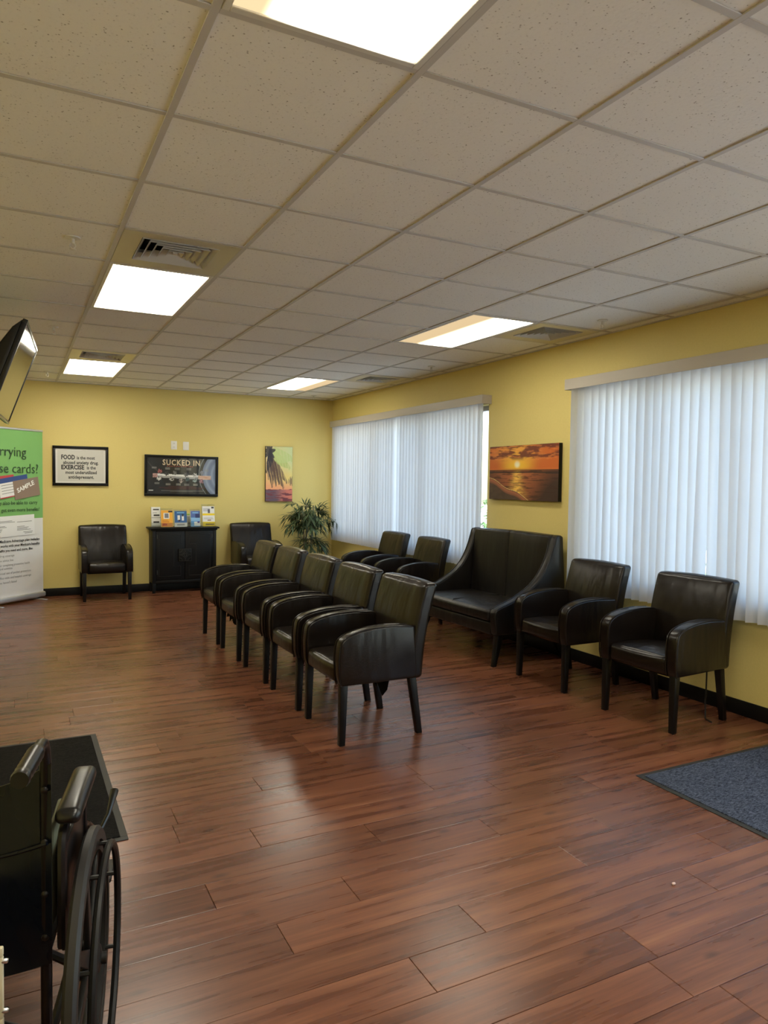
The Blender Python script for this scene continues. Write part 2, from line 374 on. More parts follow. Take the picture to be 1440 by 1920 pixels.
while y < YB-.01:
    off = known.get(row, rng.uniform(0, PL)); x = XL-PL+((off-XL) % PL)
    while x < XR:
        a, c = max(x, XL), min(x+PL, XR)
        if c-a > .02:
            me = full_plank if c-a > PL-.001 and y+PW < YB else plank_mesh(c-a)
            if y+PW > YB:
                me = plank_mesh(c-a)
                for v_ in me.vertices:
                    if v_.co.y > PW/2: v_.co.y -= y+PW-YB
            link('plank', me, floor, (a, y, 0))
        x += PL
    row += 1; y += PW
tag(MB().box(XL,XR,YF,Y0-.001,-.006,0).build('plank_field','plank_wood',floor,smooth=False), kind='stuff')

# ceiling grid, tiles
lights = [(0,-2,'lens_near'),(0,4,'lens_full'),(0,10,'lens_full'),(4,4,'lens_right'),(4,10,'lens_left'),(4,-2,'lens_full'),(0,-6,'lens_full')]  # last two panels are out of view, added to light the room
vents = [(0,3),(0,9),(5,4),(5,9)]
ceiling = tag(MB().box(XL-.16,XR+.16,YF-.16,YB+.16,H+.25,H+.35).build('ceiling','plenum_dark',smooth=False), 'suspended ceiling of white mineral fibre tiles', kind='structure')
taken = set(vents)
for i, j, _ in lights: taken |= {(i,j),(i,j+1)}
tile_me = {}
def tile_mesh(a, b_):
    k = (round(a,3), round(b_,3))
    if k not in tile_me: tile_me[k] = MB().box(0,a,0,b_,0,.015).mesh('ceiling_tile','ceiling_tile',smooth=False)
    return tile_me[k]
for i in range(math.floor(XL/S), 7):
    for j in range(math.floor(YF/S), 14):
        if (i,j) in taken: continue
        xa, xb = max(i*S+.002, XL), min((i+1)*S-.002, XR); ya, yb = max(j*S+.002, YF), min((j+1)*S-.002, YB)
        if xb-xa < .02 or yb-ya < .02: continue
        link('ceiling_tile', tile_mesh(xb-xa, yb-ya), ceiling, (xa, ya, H+.006))
for i in range(math.ceil(XL/S), 7):
    x = i*S; MB().box(x-.012,x+.012,YF,YB,H,H+.0055).build('grid_runner','grid_metal',ceiling,bevel=.001,seg=1)
cross = {}
for j in range(math.ceil(YF/S), 14):
    yy = j*S
    for i in range(math.floor(XL/S), 7):
        if any((i,j) == (a,b_+1) for a, b_, _ in lights): continue
        xa, xb = max(i*S+.012, XL), min((i+1)*S-.012, XR)
        k = round(xb-xa,3)
        if k not in cross: cross[k] = MB().box(0,xb-xa,-.012,.012,0,.0050).mesh('grid_crosspiece','grid_metal',bevel=.001,seg=1)
        link('grid_crosspiece', cross[k], ceiling, (xa, yy, H+.0005))
for nm, bx in (('x', (XL,XR,YB-.022,YB,H-.001,H+.02)), ('y', (XR-.022,XR,YF,YB-.022,H-.001,H+.02))):
    MB().box(*bx).build('wall_angle','grid_metal',ceiling,bevel=.001,seg=1)

# ceiling lights
light_lab = {(0,-2):'long fluorescent ceiling panel over the dark mat with prismatic lens', (0,4):'evenly glowing white ceiling panel in front of the television', (0,10):'evenly glowing white ceiling panel above the framed quote on the back wall',
    (4,4):'ceiling panel above the love seat, bright only along its window side', (4,10):'ceiling panel by the corner plant, bright only along the side away from the window', (4,-2):'unseen ceiling panel added over the flecked floor mat to light the room', (0,-6):'unseen ceiling panel added behind the camera to light the room'}
for i, j, lm_ in lights:
    t = empty('ceiling_light', (i*S+S/2, j*S+S, H), 0, light_lab[(i,j)], 'ceiling light', 'fluorescent ceiling panels')
    hx, hy = S/2-.013, S-.013
    b = MB()
    for q in ((-hx,-hx+.022,-hy,hy),(hx-.022,hx,-hy,hy),(-hx+.022,hx-.022,-hy,-hy+.022),(-hx+.022,hx-.022,hy-.022,hy)): b.box(*q,-.002,.012)
    b.build('frame','white_metal',t,bevel=.002,seg=1)
    MB().box(-hx,hx,-hy,hy,.02,.10).build('housing','white_metal',t,smooth=False)
    MB().box(-hx+.022,hx-.022,-hy+.022,hy-.022,.004,.010).build('lens',lm_,t,smooth=False)
# ceiling vents
vent_lab = {(0,3):'square louvred air vent beside the evenly glowing ceiling panel before the television', (0,9):'square louvred air vent beside the ceiling panel above the framed quote', (5,4):'square louvred air vent next to the ceiling panel above the love seat', (5,9):'square louvred air vent close to the corner plant, above the wide window'}
def make_vent():
    t = empty('ceiling_vent'); b = MB(); h, o, d = S/2-.013, .195, .02
    for q in ((-h,h,-h,-o-d),(-h,h,o-d,h),(-h,-o,-o-d,o-d),(o,h,-o-d,o-d)): b.box(*q,-.001,.004)
    b.build('panel','pan_metal',t,smooth=False)
    MB().box(-o,o,-o-d,o-d,.10,.11).build('duct','plenum_dark',t,smooth=False)
    for k in range(5):
        r0 = o-.002-k*.038; r1 = r0-.026; zt, zb = .030, -.005
        b = MB()
        lo = [(-r0,-r0),(r0,-r0),(r0,r0),(-r0,r0)]; li = [(-r1,-r1),(r1,-r1),(r1,r1),(-r1,r1)]
        vs_ = [(x,y_-d,zb) for x,y_ in lo]+[(x,y_-d,zt) for x,y_ in li]+[(x,y_-d,zb+.003) for x,y_ in lo]+[(x,y_-d,zt+.003) for x,y_ in li]
        fs = []
        for q in range(4):
            n = (q+1)%4; fs += [(q,n,4+n,4+q),(8+q,12+q,12+n,8+n),(q,8+q,8+n,n),(4+q,4+n,12+n,12+q)]
        b.add(vs_, fs); b.build('louver','louver_metal',t,smooth=False)
    MB().box(-.012,.012,-.012-d,.012-d,-.004,.03).build('hub','louver_metal',t,smooth=False)
    return t
v0 = make_vent()
for n, (i, j) in enumerate(vents):
    t = v0 if n == 0 else copy_tree(v0); t.location = (i*S+S/2, j*S+S/2, H); tag(t, vent_lab[(i,j)], 'air vent', 'ceiling air vents')
# sprinklers
def make_sprinkler():
    t = empty('fire_sprinkler')
    MB().lathe([(.04,0),(.038,-.005),(.02,-.008),(.012,-.008)],18).build('escutcheon','white_metal',t)
    MB().lathe([(.010,0),(.010,-.028),(.006,-.032)],10).build('body','white_metal',t)
    b = MB()
    for s_ in (-1,1): b.tube([(s_*.008,0,-.028),(s_*.014,0,-.042),(s_*.004,0,-.058)],.0025,6)
    b.build('yoke','white_metal',t)
    MB().lathe([(.016,-.058),(.016,-.061),(.003,-.063)],12).build('deflector','white_metal',t)
    return t
s0 = make_sprinkler()
for n, (x, y, lb) in enumerate([(-.201,2.114,'white sprinkler head beside the nearer square vent on the television side'),(-.186,4.537,'white sprinkler head on the ceiling just beyond the television'),(-.135,7.249,'white sprinkler head near the roll-up banner'),
        (3.405,2.163,'white sprinkler head above the nearer blinds by the square vent'),(3.412,4.641,'white sprinkler head over the wide window, between the two vents'),(3.30,7.70,'white sprinkler head in the corner above the bamboo plant')]):
    t = s0 if n == 0 else copy_tree(s0); t.location = (x,y,H+.005); tag(t, lb, 'sprinkler', 'ceiling sprinklers')

# windows
def window(name, y0, y1, z0, z1, mull, label):
    t = empty(name, (XR+.10,0,0), 0, label, kind='structure'); f = .05; b = MB()
    for q in ((y0,y1,z0,z0+f),(y0,y1,z1-f,z1),(y0,y0+f,z0+f,z1-f),(y1-f,y1,z0+f,z1-f)): b.box(-.03,.03,*q)
    b.build('window_frame','window_frame',t,bevel=.003,seg=1)
    ys = [y0+f]+mull+[y1-f]
    for mm in mull: MB().box(-.03,.03,mm-.03,mm+.03,z0+f,z1-f).build('mullion','window_frame',t,bevel=.003,seg=1)
    for a, c in zip(ys[:-1], ys[1:]): MB().box(-.003,.003,a+.001,c-.001,z0+f,z1-f).build('pane','window_glass',t,smooth=False)
    MB().box(-.10,-.032,y0+.002,y1-.002,z0+.001,z0+.02).build('window_sill','white_plastic',t,bevel=.003,seg=1)
window('window_1', *W1, [5.39, 6.66], 'wide window behind vertical blinds near the corner plant')
window('window_2', *W2, [1.33, 2.05], 'window behind vertical blinds beside the sunset picture')
t = empty('added_entrance', (XR+.08,0,0), 0, 'unseen wide glazed entrance added to let in daylight', kind='structure'); b = MB()  # entrance out of view, made wide to bring in more daylight
y0, y1, z0, z1 = DR; f = .07
for q in ((y0,y1,z1-f,z1),(y0,y1,0.002,.2),(y0,y0+f,.2,z1-f),(y1-f,y1,.2,z1-f)): b.box(-.025,.025,*q)
b.box(-.025,.025,y1-1.15,y1-1.08,.2,z1-f); b.box(-.025,.025,y1-2.4,y1-2.33,.2,z1-f)
b.build('door_frame','window_frame',t,bevel=.003,seg=1); MB().box(-.004,.004,y0+f,y1-f,.2,z1-f).build('pane','window_glass',t,smooth=False)
hd = MB().tube([(-.025,y1-1.04,.95),(-.07,y1-1.04,.95),(-.07,y1-1.04,1.25),(-.025,y1-1.04,1.25)],.01,8).build('door_handle','steel',t)

# vertical blinds
def vane_mesh(h_):
    n, m_ = 8, 10; W_ = .089; vs_ = []
    for j in range(m_+1):
        for i in range(n+1):
            u = i/n-.5; vs_.append((.012*(1-4*u*u), u*W_, -h_*j/m_))
    b = MB(); b.add(vs_, [(j*(n+1)+i, j*(n+1)+i+1, (j+1)*(n+1)+i+1, (j+1)*(n+1)+i) for j in range(m_) for i in range(n)])
    return b.mesh('vane','vane_vinyl',fix=False)
def blind(label, y0, y1, vanes, zb, end0=True):
    t = empty('vertical_blind', (XR-.07,(y0+y1)/2,zb), 0, label, 'blind', 'white vertical blinds'); yc = (y0+y1)/2; z0 = -zb
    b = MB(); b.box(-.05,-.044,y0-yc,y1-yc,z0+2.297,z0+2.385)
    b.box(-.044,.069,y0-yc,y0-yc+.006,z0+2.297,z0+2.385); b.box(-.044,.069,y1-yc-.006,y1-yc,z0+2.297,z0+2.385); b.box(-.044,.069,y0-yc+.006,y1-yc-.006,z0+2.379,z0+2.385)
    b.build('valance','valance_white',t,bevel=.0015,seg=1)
    MB().box(-.02,.02,y0-yc+.03,y1-yc-.03,z0+2.335,z0+2.375).build('headrail','white_plastic',t,bevel=.002,seg=1)
    hm = {}
    for (y, rz, rx, ry, dz) in vanes:
        hgt = round(2.332-zb+dz,3)
        if hgt not in hm: hm[hgt] = vane_mesh(hgt)
        link('vane', hm[hgt], t, (0,y-yc,z0+2.332), (rx,ry,rz))
    return t
rng = random.Random(3); v1 = []
n = 26
for k in range(n): v1.append((5.985+(7.93-5.985)*(k+.5)/n, R(41+rng.uniform(-6,6)), R(rng.uniform(-.15,.15)), 0, 0))
n = 24
for k in range(n): v1.append((4.11+(5.90-4.11)*(k+.5)/n, R(41+rng.uniform(-6,6)), R(rng.uniform(-.15,.15)), 0, 0))
v1[26] = (4.165, R(4), R(.3), 0, 0)
blind('wide vertical blind with white valance near the bamboo plant', 4.07, 7.97, v1, .645)
v2 = []; y = 2.80; k = 0
while y > .62:
    rx = rng.uniform(-.3,.3); rz = 38+rng.uniform(-8,8)
    if 2.74 < y: rz = 55
    if y < 1.44 and y > 1.2: rx = -.45
    if 1.44 <= y < 1.56: rx = .75; rz = 24
    if 1.74 <= y < 1.84: rx = .55
    v2.append((y-.035, R(rz), R(rx), 0, 0)); y -= .080
def vset(idx, **kw):
    y, rz, rx, ry, dz = v2[idx]; v2[idx] = (y+kw.get('dy',0), R(kw['rz']) if 'rz' in kw else rz, R(kw['rx']) if 'rx' in kw else rx, ry, dz)
blind('vertical blind with gaps between vanes behind the two wall armchairs', .58, 2.86, v2, .635)

# ------------------------------------------------------------------ armchairs
def make_chair():
    t = empty('armchair')
    arm_p = [(-.262,.345),(-.275,.40),(-.278,.50),(-.272,.565)]+bez((-.266,.590),(-.245,.632),(-.17,.652),(-.06,.664),7)+[(.05,.668),(.18,.660),(.205,.655),(.235,.345)]
    for s_ in (-1,1):
        x0, x1 = (s_*.297, s_*.222); x0, x1 = min(x0,x1), max(x0,x1)
        a = MB().prism(arm_p, x0, x1).build('arm','chair_leather',t,bevel=.014,seg=3)
        for xx in (x0+.003, x1-.003):
            MB().tube([(xx,p[0]-.001 if p[0] < -.2 else p[0],p[1]-.002 if p[1] > .6 else p[1]) for p in arm_p[:-2]],.0042,6).build('piping','chair_leather',a)
    MB().rbox((0,-.035,.405),(.444,.47,.115),.03,6,(0,.012,.022),lambda x,y,z: (x, y, z-.02*max(0,(y+.1)/.3) if z > .42 else z)).build('seat','chair_leather',t)
    def lean(x, y, z):
        k = (z-.34)/.56; return (x*(1-.02*k), y+.085*k*k+.02*k, z)
    MB().rbox((0,.222,.62),(.592,.092,.56),.026,8,(0,.010,.012),lean).build('backrest','chair_leather',t)
    b = MB(); y = .0
    for s_ in (-1,1):
        c, d = .023, .018
        x = s_*.262
        MB().hexa([(x-d,-.245-d,0),(x+d,-.245-d,0),(x+d,-.245+d,0),(x-d,-.245+d,0)],[(x-c,-.238-c,.36),(x+c,-.238-c,.36),(x+c,-.238+c,.36),(x-c,-.238+c,.36)]).build('leg','leg_wood',t,bevel=.004)
        x = s_*.258
        MB().hexa([(x-d,.262-d,0),(x+d,.262-d,0),(x+d,.262+d,0),(x-d,.262+d,0)],[(x-c,.205-c,.36),(x+c,.205-c,.36),(x+c,.205+c,.36),(x-c,.205+c,.36)]).build('leg','leg_wood',t,bevel=.004)
    MB().box(-.225,.225,-.23,.2,.335,.35).build('seat_base','rag_black',t)
    return t
CH = make_chair(); used = [False]
def rag(parent, seed, n, x0, x1, y, zlen):
    rg = random.Random(seed); b = MB(); N = n; vs_ = []
    for i in range(N+1):
        x = x0+(x1-x0)*i/N; d = zlen*(.35+.65*rg.random()); yy = y+rg.uniform(-.015,.015)
        vs_ += [(x,yy-.003,.338),(x,yy+.004,.338),(x+rg.uniform(-.01,.01),yy+rg.uniform(-.02,.02),.335-d)]
    fs = []
    for i in range(N):
        a = 3*i; fs += [(a,a+3,a+5,a+2),(a+1,a+2,a+5,a+4),(a,a+1,a+4,a+3)]
    b.add(vs_, fs); b.build('torn_lining','rag_black',parent,smooth=False,fix=False)
chairs = [  # x, y, rz, label, group, lining
 (1.42,2.065,-90,'armchair at the end of the middle row nearest the two floor mats','armchairs in the free-standing row',(1,4,-.06,.16,.10,.16)),
 (1.42,2.767,-90,'armchair second from the floor-mat end of the middle row','armchairs in the free-standing row',None),
 (1.42,3.465,-90,'middle armchair of the five in the row, torn lining under the seat','armchairs in the free-standing row',(3,9,-.2,.2,-.16,.05)),
 (1.42,4.190,-90,'armchair second from the cabinet end of the middle row, frayed lining below','armchairs in the free-standing row',(4,12,-.2,.2,-.2,.09)),
 (1.42,4.872,-90,'armchair at the cabinet end of the free-standing row of five','armchairs in the free-standing row',None),
 (3.300,1.420,-85.7,'armchair by the window blind with a black cord hanging behind it','armchairs along the window wall',(6,7,-.2,.05,.12,.07)),
 (3.295,2.345,-90,'armchair standing between the love seat and the chair with the cord','armchairs along the window wall',None),
 (3.300,4.880,-90,'armchair under the wide window right beside the love seat','armchairs along the window wall',None),
 (3.300,5.760,-90,'armchair under the wide window on the side of the bamboo plant','armchairs along the window wall',None),
 (.534,7.760,0,'armchair against the back wall below the framed quote','armchairs against the back wall',None),
 (2.500,7.760,0,'armchair against the back wall between cabinet and bamboo plant','armchairs against the back wall',None)]
for (x, y, rz, lb, gp, lin) in chairs:
    t = CH if not used[0] else copy_tree(CH0)
    if not used[0]:
        CH0 = CH; used[0] = True
    t.location = (x,y,0); t.rotation_euler = (0,0,R(rz)); tag(t, 'dark brown leather '+lb, 'armchair', gp)
for o in [o for o in COL.objects if o.name.startswith('armchair') and o.parent is None]:
    for c_ in chairs:
        if abs(o.location.x-c_[0]) < 1e-4 and abs(o.location.y-c_[1]) < 1e-4 and c_[5]: rag(o, *c_[5])

# love seat
def make_loveseat():
    t = empty('love_seat', (3.37,3.50,0), R(-88), 'black leather love seat with high winged back and splayed legs', 'love seat'); W_ = .61
    prof = bez((.335,1.055),(.30,1.075),(.265,1.07),(.245,1.04),4)+bez((.23,.99),(.17,.78),(.08,.66),(-.10,.575),8)+bez((-.17,.54),(-.27,.50),(-.36,.49),(-.385,.455),6)+[(-.392,.42),(-.385,.36),(-.37,.26),(.30,.24),(.375,.50)]
    for s_ in (-1,1):
        a, c = sorted((s_*W_, s_*(W_-.075)))
        sd = MB().prism(prof, a, c).build('wing','sofa_leather',t,bevel=.016,seg=3)
        for xx in (a+.004, c-.004): MB().tube([(xx,p[0],p[1]) for p in prof[3:20]],.004,6).build('piping','sofa_leather',sd)
    def lean(x, y, z): k = (z-.3)/.76; return (x, y+.05*k, z+.012*math.cos(x/W_*1.5)*max(0,k))
    for s_ in (-1,1): MB().rbox((s_*.2675,.235,.68),(.533,.11,.76),.022,7,(0,.018,0),lean).build('back_panel','sofa_leather',t)
    MB().box(-W_+.07,W_-.07,.30,.345,.25,.98).build('back_shell','sofa_leather',t,bevel=.01)
    MB().rbox((0,-.10,.415),(1.065,.60,.10),.03,8,(0,.01,.022)).build('seat_cushion','sofa_leather',t)
    MB().tube([(0,-.403,.375),(0,-.405,.42),(0,-.38,.4745),(0,-.1,.487),(0,.14,.478)],.0035,6).build('cushion_seam','sofa_leather',t)
    MB().rbox((0,-.09,.305),(1.07,.55,.115),.02,5,(0,.008,0)).build('seat_rail','sofa_leather',t)
    for s_ in (-1,1):
        for fy, bx in ((-1,0),(1,1)):
            p = bez((s_*.55,fy*.30 if fy < 0 else .28,.27),(s_*.55,fy*.31,.18),(s_*.56,fy*.33,.1),(s_*.585,fy*.375,0.012),6)
            b = MB(); vs_ = []; fs = []
            for i, q in enumerate(p):
                h_ = .032*(1-.45*i/6); vs_ += [(q[0]-h_,q[1]-h_,q[2] if i < 6 else 0),(q[0]+h_,q[1]-h_,q[2] if i < 6 else 0),(q[0]+h_,q[1]+h_,q[2] if i < 6 else 0),(q[0]-h_,q[1]+h_,q[2] if i < 6 else 0)]
                if i: a = 4*i; fs += [(a-4+k_,a-4+(k_+1)%4,a+(k_+1)%4,a+k_) for k_ in range(4)]
            fs += [(3,2,1,0),(24,25,26,27)]
            b.add(vs_, fs).build('leg','leg_wood',t,bevel=.003)
make_loveseat()

# ------------------------------------------------------------------ back wall: cabinet and brochures
CX, CF, CB = 1.543, 7.865, 8.128
def make_cabinet():
    t = empty('storage_cabinet', (CX,CF,0), 0, 'black two-door cabinet with square carved medallion latch', 'cabinet'); D = CB-CF; hw = .42
    b = MB(); b.box(-hw,hw,.012,D,.13,.825); b.build('body','cabinet_black',t,bevel=.004)
    MB().box(-hw-.04,hw+.04,-.03,D,.846,.868).build('top','cabinet_black',t,bevel=.007,seg=3)
    MB().box(-hw-.015,hw+.015,-.012,D,.825,.846).build('cornice','cabinet_black',t,bevel=.006)
    for s_ in (-1,1):
        a, c = sorted((s_*hw, s_*(hw-.045)))
        MB().box(a,c,-.008,.012,.13,.825).build('stile','cabinet_black',t,bevel=.004)
        for yy in (0,D-.05): MB().hexa([(a+.004,yy,0),(c-.004,yy,0),(c-.004,yy+.04,0),(a+.004,yy+.04,0)],[(a,yy-.005,.14),(c,yy-.005,.14),(c,yy+.045,.14),(a,yy+.045,.14)]).build('foot','cabinet_black',t,bevel=.004)
    MB().box(-hw+.045,hw-.045,-.004,.012,.13,.17).build('apron','cabinet_black',t,bevel=.003)
    for s_ in (-1,1):
        a, c = sorted((s_*.003, s_*(hw-.048)))
        dr = MB().box(a,c,-.010,.012,.175,.815).build('door','cabinet_black',t,bevel=.003)
        # raised rim line with a stepped notch round the medallion
        inn, outx, nt_ = .055, hw-.085, .145
        pts = [(s_*inn,.775),(s_*outx,.775),(s_*outx,.225),(s_*inn,.225),(s_*inn,.355),(s_*nt_,.355),(s_*nt_,.645),(s_*inn,.645)]
        MB().tube([(p[0],-.0105,p[1]) for p in pts],.0022,4,closed=True).build('panel_moulding','cabinet_line',dr)
        for zz in (.72,.25): MB().cyl((s_*(hw-.062),-.012,zz),(s_*(hw-.062),-.012,zz+.055),.005,8).build('hinge','cabinet_line',dr)
    med = MB().box(-.085,.085,-.030,-.011,.415,.585).build('medallion','cabinet_black',t,bevel=.003)
    b = MB(); y_ = -.0305
    sq = lambda r_: [(-r_,y_,.5-r_),(r_,y_,.5-r_),(r_,y_,.5+r_),(-r_,y_,.5+r_)]
    b.tube(sq(.079),.0028,4,closed=True)
    for sx in (-1,1):
        for sz in (-1,1):
            b.tube([(sx*.079-sx*.042*math.cos(R(q)),y_,.5+sz*.079-sz*.042*math.sin(R(q))) for q in range(0,91,15)],.0026,4)
    b.tube([(.045*math.cos(R(q)),y_,.5+.045*math.sin(R(q))) for q in range(0,360,90)],.0026,4,closed=True)
    b.tube([(.02*math.cos(R(q)),y_,.5+.02*math.sin(R(q))) for q in range(0,360,30)],.0026,4,closed=True)
    for q in range(4): b.tube([(.045*math.cos(R(90*q)),y_,.5+.045*math.sin(R(90*q))),(.072*math.cos(R(90*q)),y_,.5+.072*math.sin(R(90*q)))],.0026,4)
    b.build('carved_fretwork','cabinet_line',med)
make_cabinet()
def rect_print(base, items):
    def fn(u, v):
        c = base
        for (u0,u1,v0,v1,cc) in items:
            if u0 <= u <= u1 and v0 <= v <= v1: c = cc
        return c
    return fn
W_, K_, Yl, Bl, Or, Lb, Gy = (.8,.8,.78), (.03,.03,.03), s2l(245,215,30), s2l(50,95,150), s2l(240,175,60), s2l(120,175,215), (.35,.35,.35)
def lines(u0, u1, v0, v1, n, c): return [(u0,u1-(i%3)*.06,v0+(v1-v0)*i/n,v0+(v1-v0)*(i+.45)/n,c) for i in range(n)]
brochures = [  # dx, w, h, dy, base colour, print items, label
 (-.350,.115,.265,.085,W_,[(.2,.85,.84,.91,K_),(.25,.9,.55,.62,K_),(0,1,.44,.47,Gy),(.2,.85,.2,.27,K_),(.15,.6,.7,.72,Gy),(0,1,0,.05,Gy)],'tall white leaflet with grey logos in an acrylic stand','acrylic holder with the white logo leaflets'),
 (-.225,.150,.225,.0,Or,[(.22,.72,.5,.84,W_),(.3,.65,.55,.8,(.2,.2,.22)),(.62,.98,.88,.97,K_),(.05,.95,.02,.26,s2l(235,150,40)),(.1,.5,.08,.2,s2l(190,60,20))]+lines(.1,.7,.3,.46,3,s2l(180,90,30)),'orange leaflet with pictured vials in an acrylic stand','acrylic holder with the orange leaflets'),
 (-.045,.160,.215,.0,Bl,[(0,1,0,.26,W_),(.2,.8,.08,.17,Gy),(.25,.45,.42,.72,W_),(.58,.75,.4,.7,W_),(.60,.74,.66,.8,K_),(.3,.44,.34,.44,s2l(60,30,30)),(.2,.8,.86,.92,Lb)],'blue leaflet showing two people in an acrylic stand','acrylic holder with the blue people leaflets'),
 (.060,.11,.18,.09,(.72,.75,.68),[(.2,.8,.86,.97,s2l(160,190,60))]+lines(.1,.9,.2,.8,7,Gy),'pale leaflet with small print partly hidden behind the blue ones','acrylic holder with the pale small print leaflets'),
 (.150,.125,.215,.0,s2l(90,150,205),[(0,1,.6,1,s2l(85,110,175)),(.5,.95,.55,.8,s2l(50,60,110)),(.2,.8,.85,.92,Lb),(0,1,.36,.55,s2l(140,190,230)),(.35,1,.05,.3,W_),(.7,.95,.22,.33,s2l(70,60,130))],'light blue leaflet with white banner corner in an acrylic stand','acrylic holder with the light blue leaflets'),
 (.335,.165,.275,.03,W_,[(0,1,0,.22,Yl),(0,1,.54,.64,Yl),(.05,.6,.74,.9,(.55,.55,.57)),(.45,.62,.66,.85,(.1,.1,.12)),(.75,.95,.9,.98,K_),(.25,.95,.06,.12,s2l(120,100,20))]+lines(.1,.9,.36,.46,2,Gy)+[(.4,.7,.27,.32,s2l(150,110,70))],'yellow and white leaflet leaning in an acrylic stand','acrylic holder with the yellow and white leaflets')]
ZT = .868
for (dx, bw, bh, dy, base, items, lb, lb2) in brochures:
    x, y = CX+dx, CF+.025+dy
    t = empty('leaflet_stand', (x,y,ZT), 0, lb2, 'leaflet holder', 'leaflet holders on the cabinet'); lean_ = .16; hw = bw/2+.006
    ph = bh*1.10 if bw > .12 else bh
    b = MB(); b.hexa([(-hw,.030,.004),(hw,.030,.004),(hw,.033,.004),(-hw,.033,.004)],[(-hw,.030+ph*lean_,ph),(hw,.030+ph*lean_,ph),(hw,.033+ph*lean_,ph),(-hw,.033+ph*lean_,ph)]); b.build('back_plate','acrylic',t,smooth=False)
    MB().box(-hw,hw,-.008,.055,0,.003).build('base','acrylic',t,smooth=False)
    MB().hexa([(-hw,-.006,.004),(hw,-.006,.004),(hw,-.003,.004),(-hw,-.003,.004)],[(-hw,-.006+.06*lean_,.06),(hw,-.006+.06*lean_,.06),(hw,-.003+.06*lean_,.06),(-hw,-.003+.06*lean_,.06)]).build('front_lip','acrylic',t,smooth=False)
    g = empty('leaflet', (x,y,ZT+.006), 0, lb, 'leaflet', 'leaflets on the cabinet'); hw = bw/2
    z1 = bh-.006
    MB().hexa([(-hw,.004,0),(hw,.004,0),(hw,.024,0),(-hw,.024,0)],[(-hw,.004+z1*lean_,z1),(hw,.004+z1*lean_,z1),(hw,.024+z1*lean_,z1),(-hw,.024+z1*lean_,z1)]).build('sheets','paper_white',g,smooth=False)
    pr = printed('cover_print', bw, z1, 44, 60, rect_print(base, items), g, (0,0,0))
    for v_ in pr.data.vertices: v_.co.y = .0032+v_.co.z*lean_

# framed quote
def frame_boxes(w_, h_, f, d0, d1):
    b = MB()
    for q in ((-w_/2,w_/2,0,f),(-w_/2,w_/2,h_-f,h_),(-w_/2,-w_/2+f,f,h_-f),(w_/2-f,w_/2,f,h_-f)): b.box(q[0],q[1],d0,d1,q[2],q[3])
    return b
t = empty('framed_quote', (.282,YB,1.408), 0, 'black framed white quote about food and exercise', 'framed sign')
frame_boxes(.662,.505,.034,-.03,-.001).build('frame','frame_black',t,bevel=.003)
MB().box(-.298,.298,-.012,-.002,.034,.471).build('mount','paper_white',t,smooth=False)
MB().box(-.275,.275,-.0135,-.0121,.055,.45).build('paper','paper_grey',t,smooth=False)
for (s_, x, z, sz, bd, wd) in [('FOOD',-.232,.335,.080,.0030,.16),('is the most',-.048,.338,.058,.0014,.215),('abused anxiety drug.',-.208,.275,.058,.0016,.42),('EXERCISE',-.232,.209,.076,.0030,.27),('is the',.070,.212,.058,.0014,.107),('most underutilized',-.182,.150,.058,.0016,.37),('antidepressant.',-.148,.090,.058,.0016,.305)]:
    text(s_, sz, 'ink_black', t, (x,-.0140,z), bold=bd, width=wd)
MB().box(-.298,.298,-.0175,-.016,.034,.471).build('glazing','poster_glass',t,smooth=False)
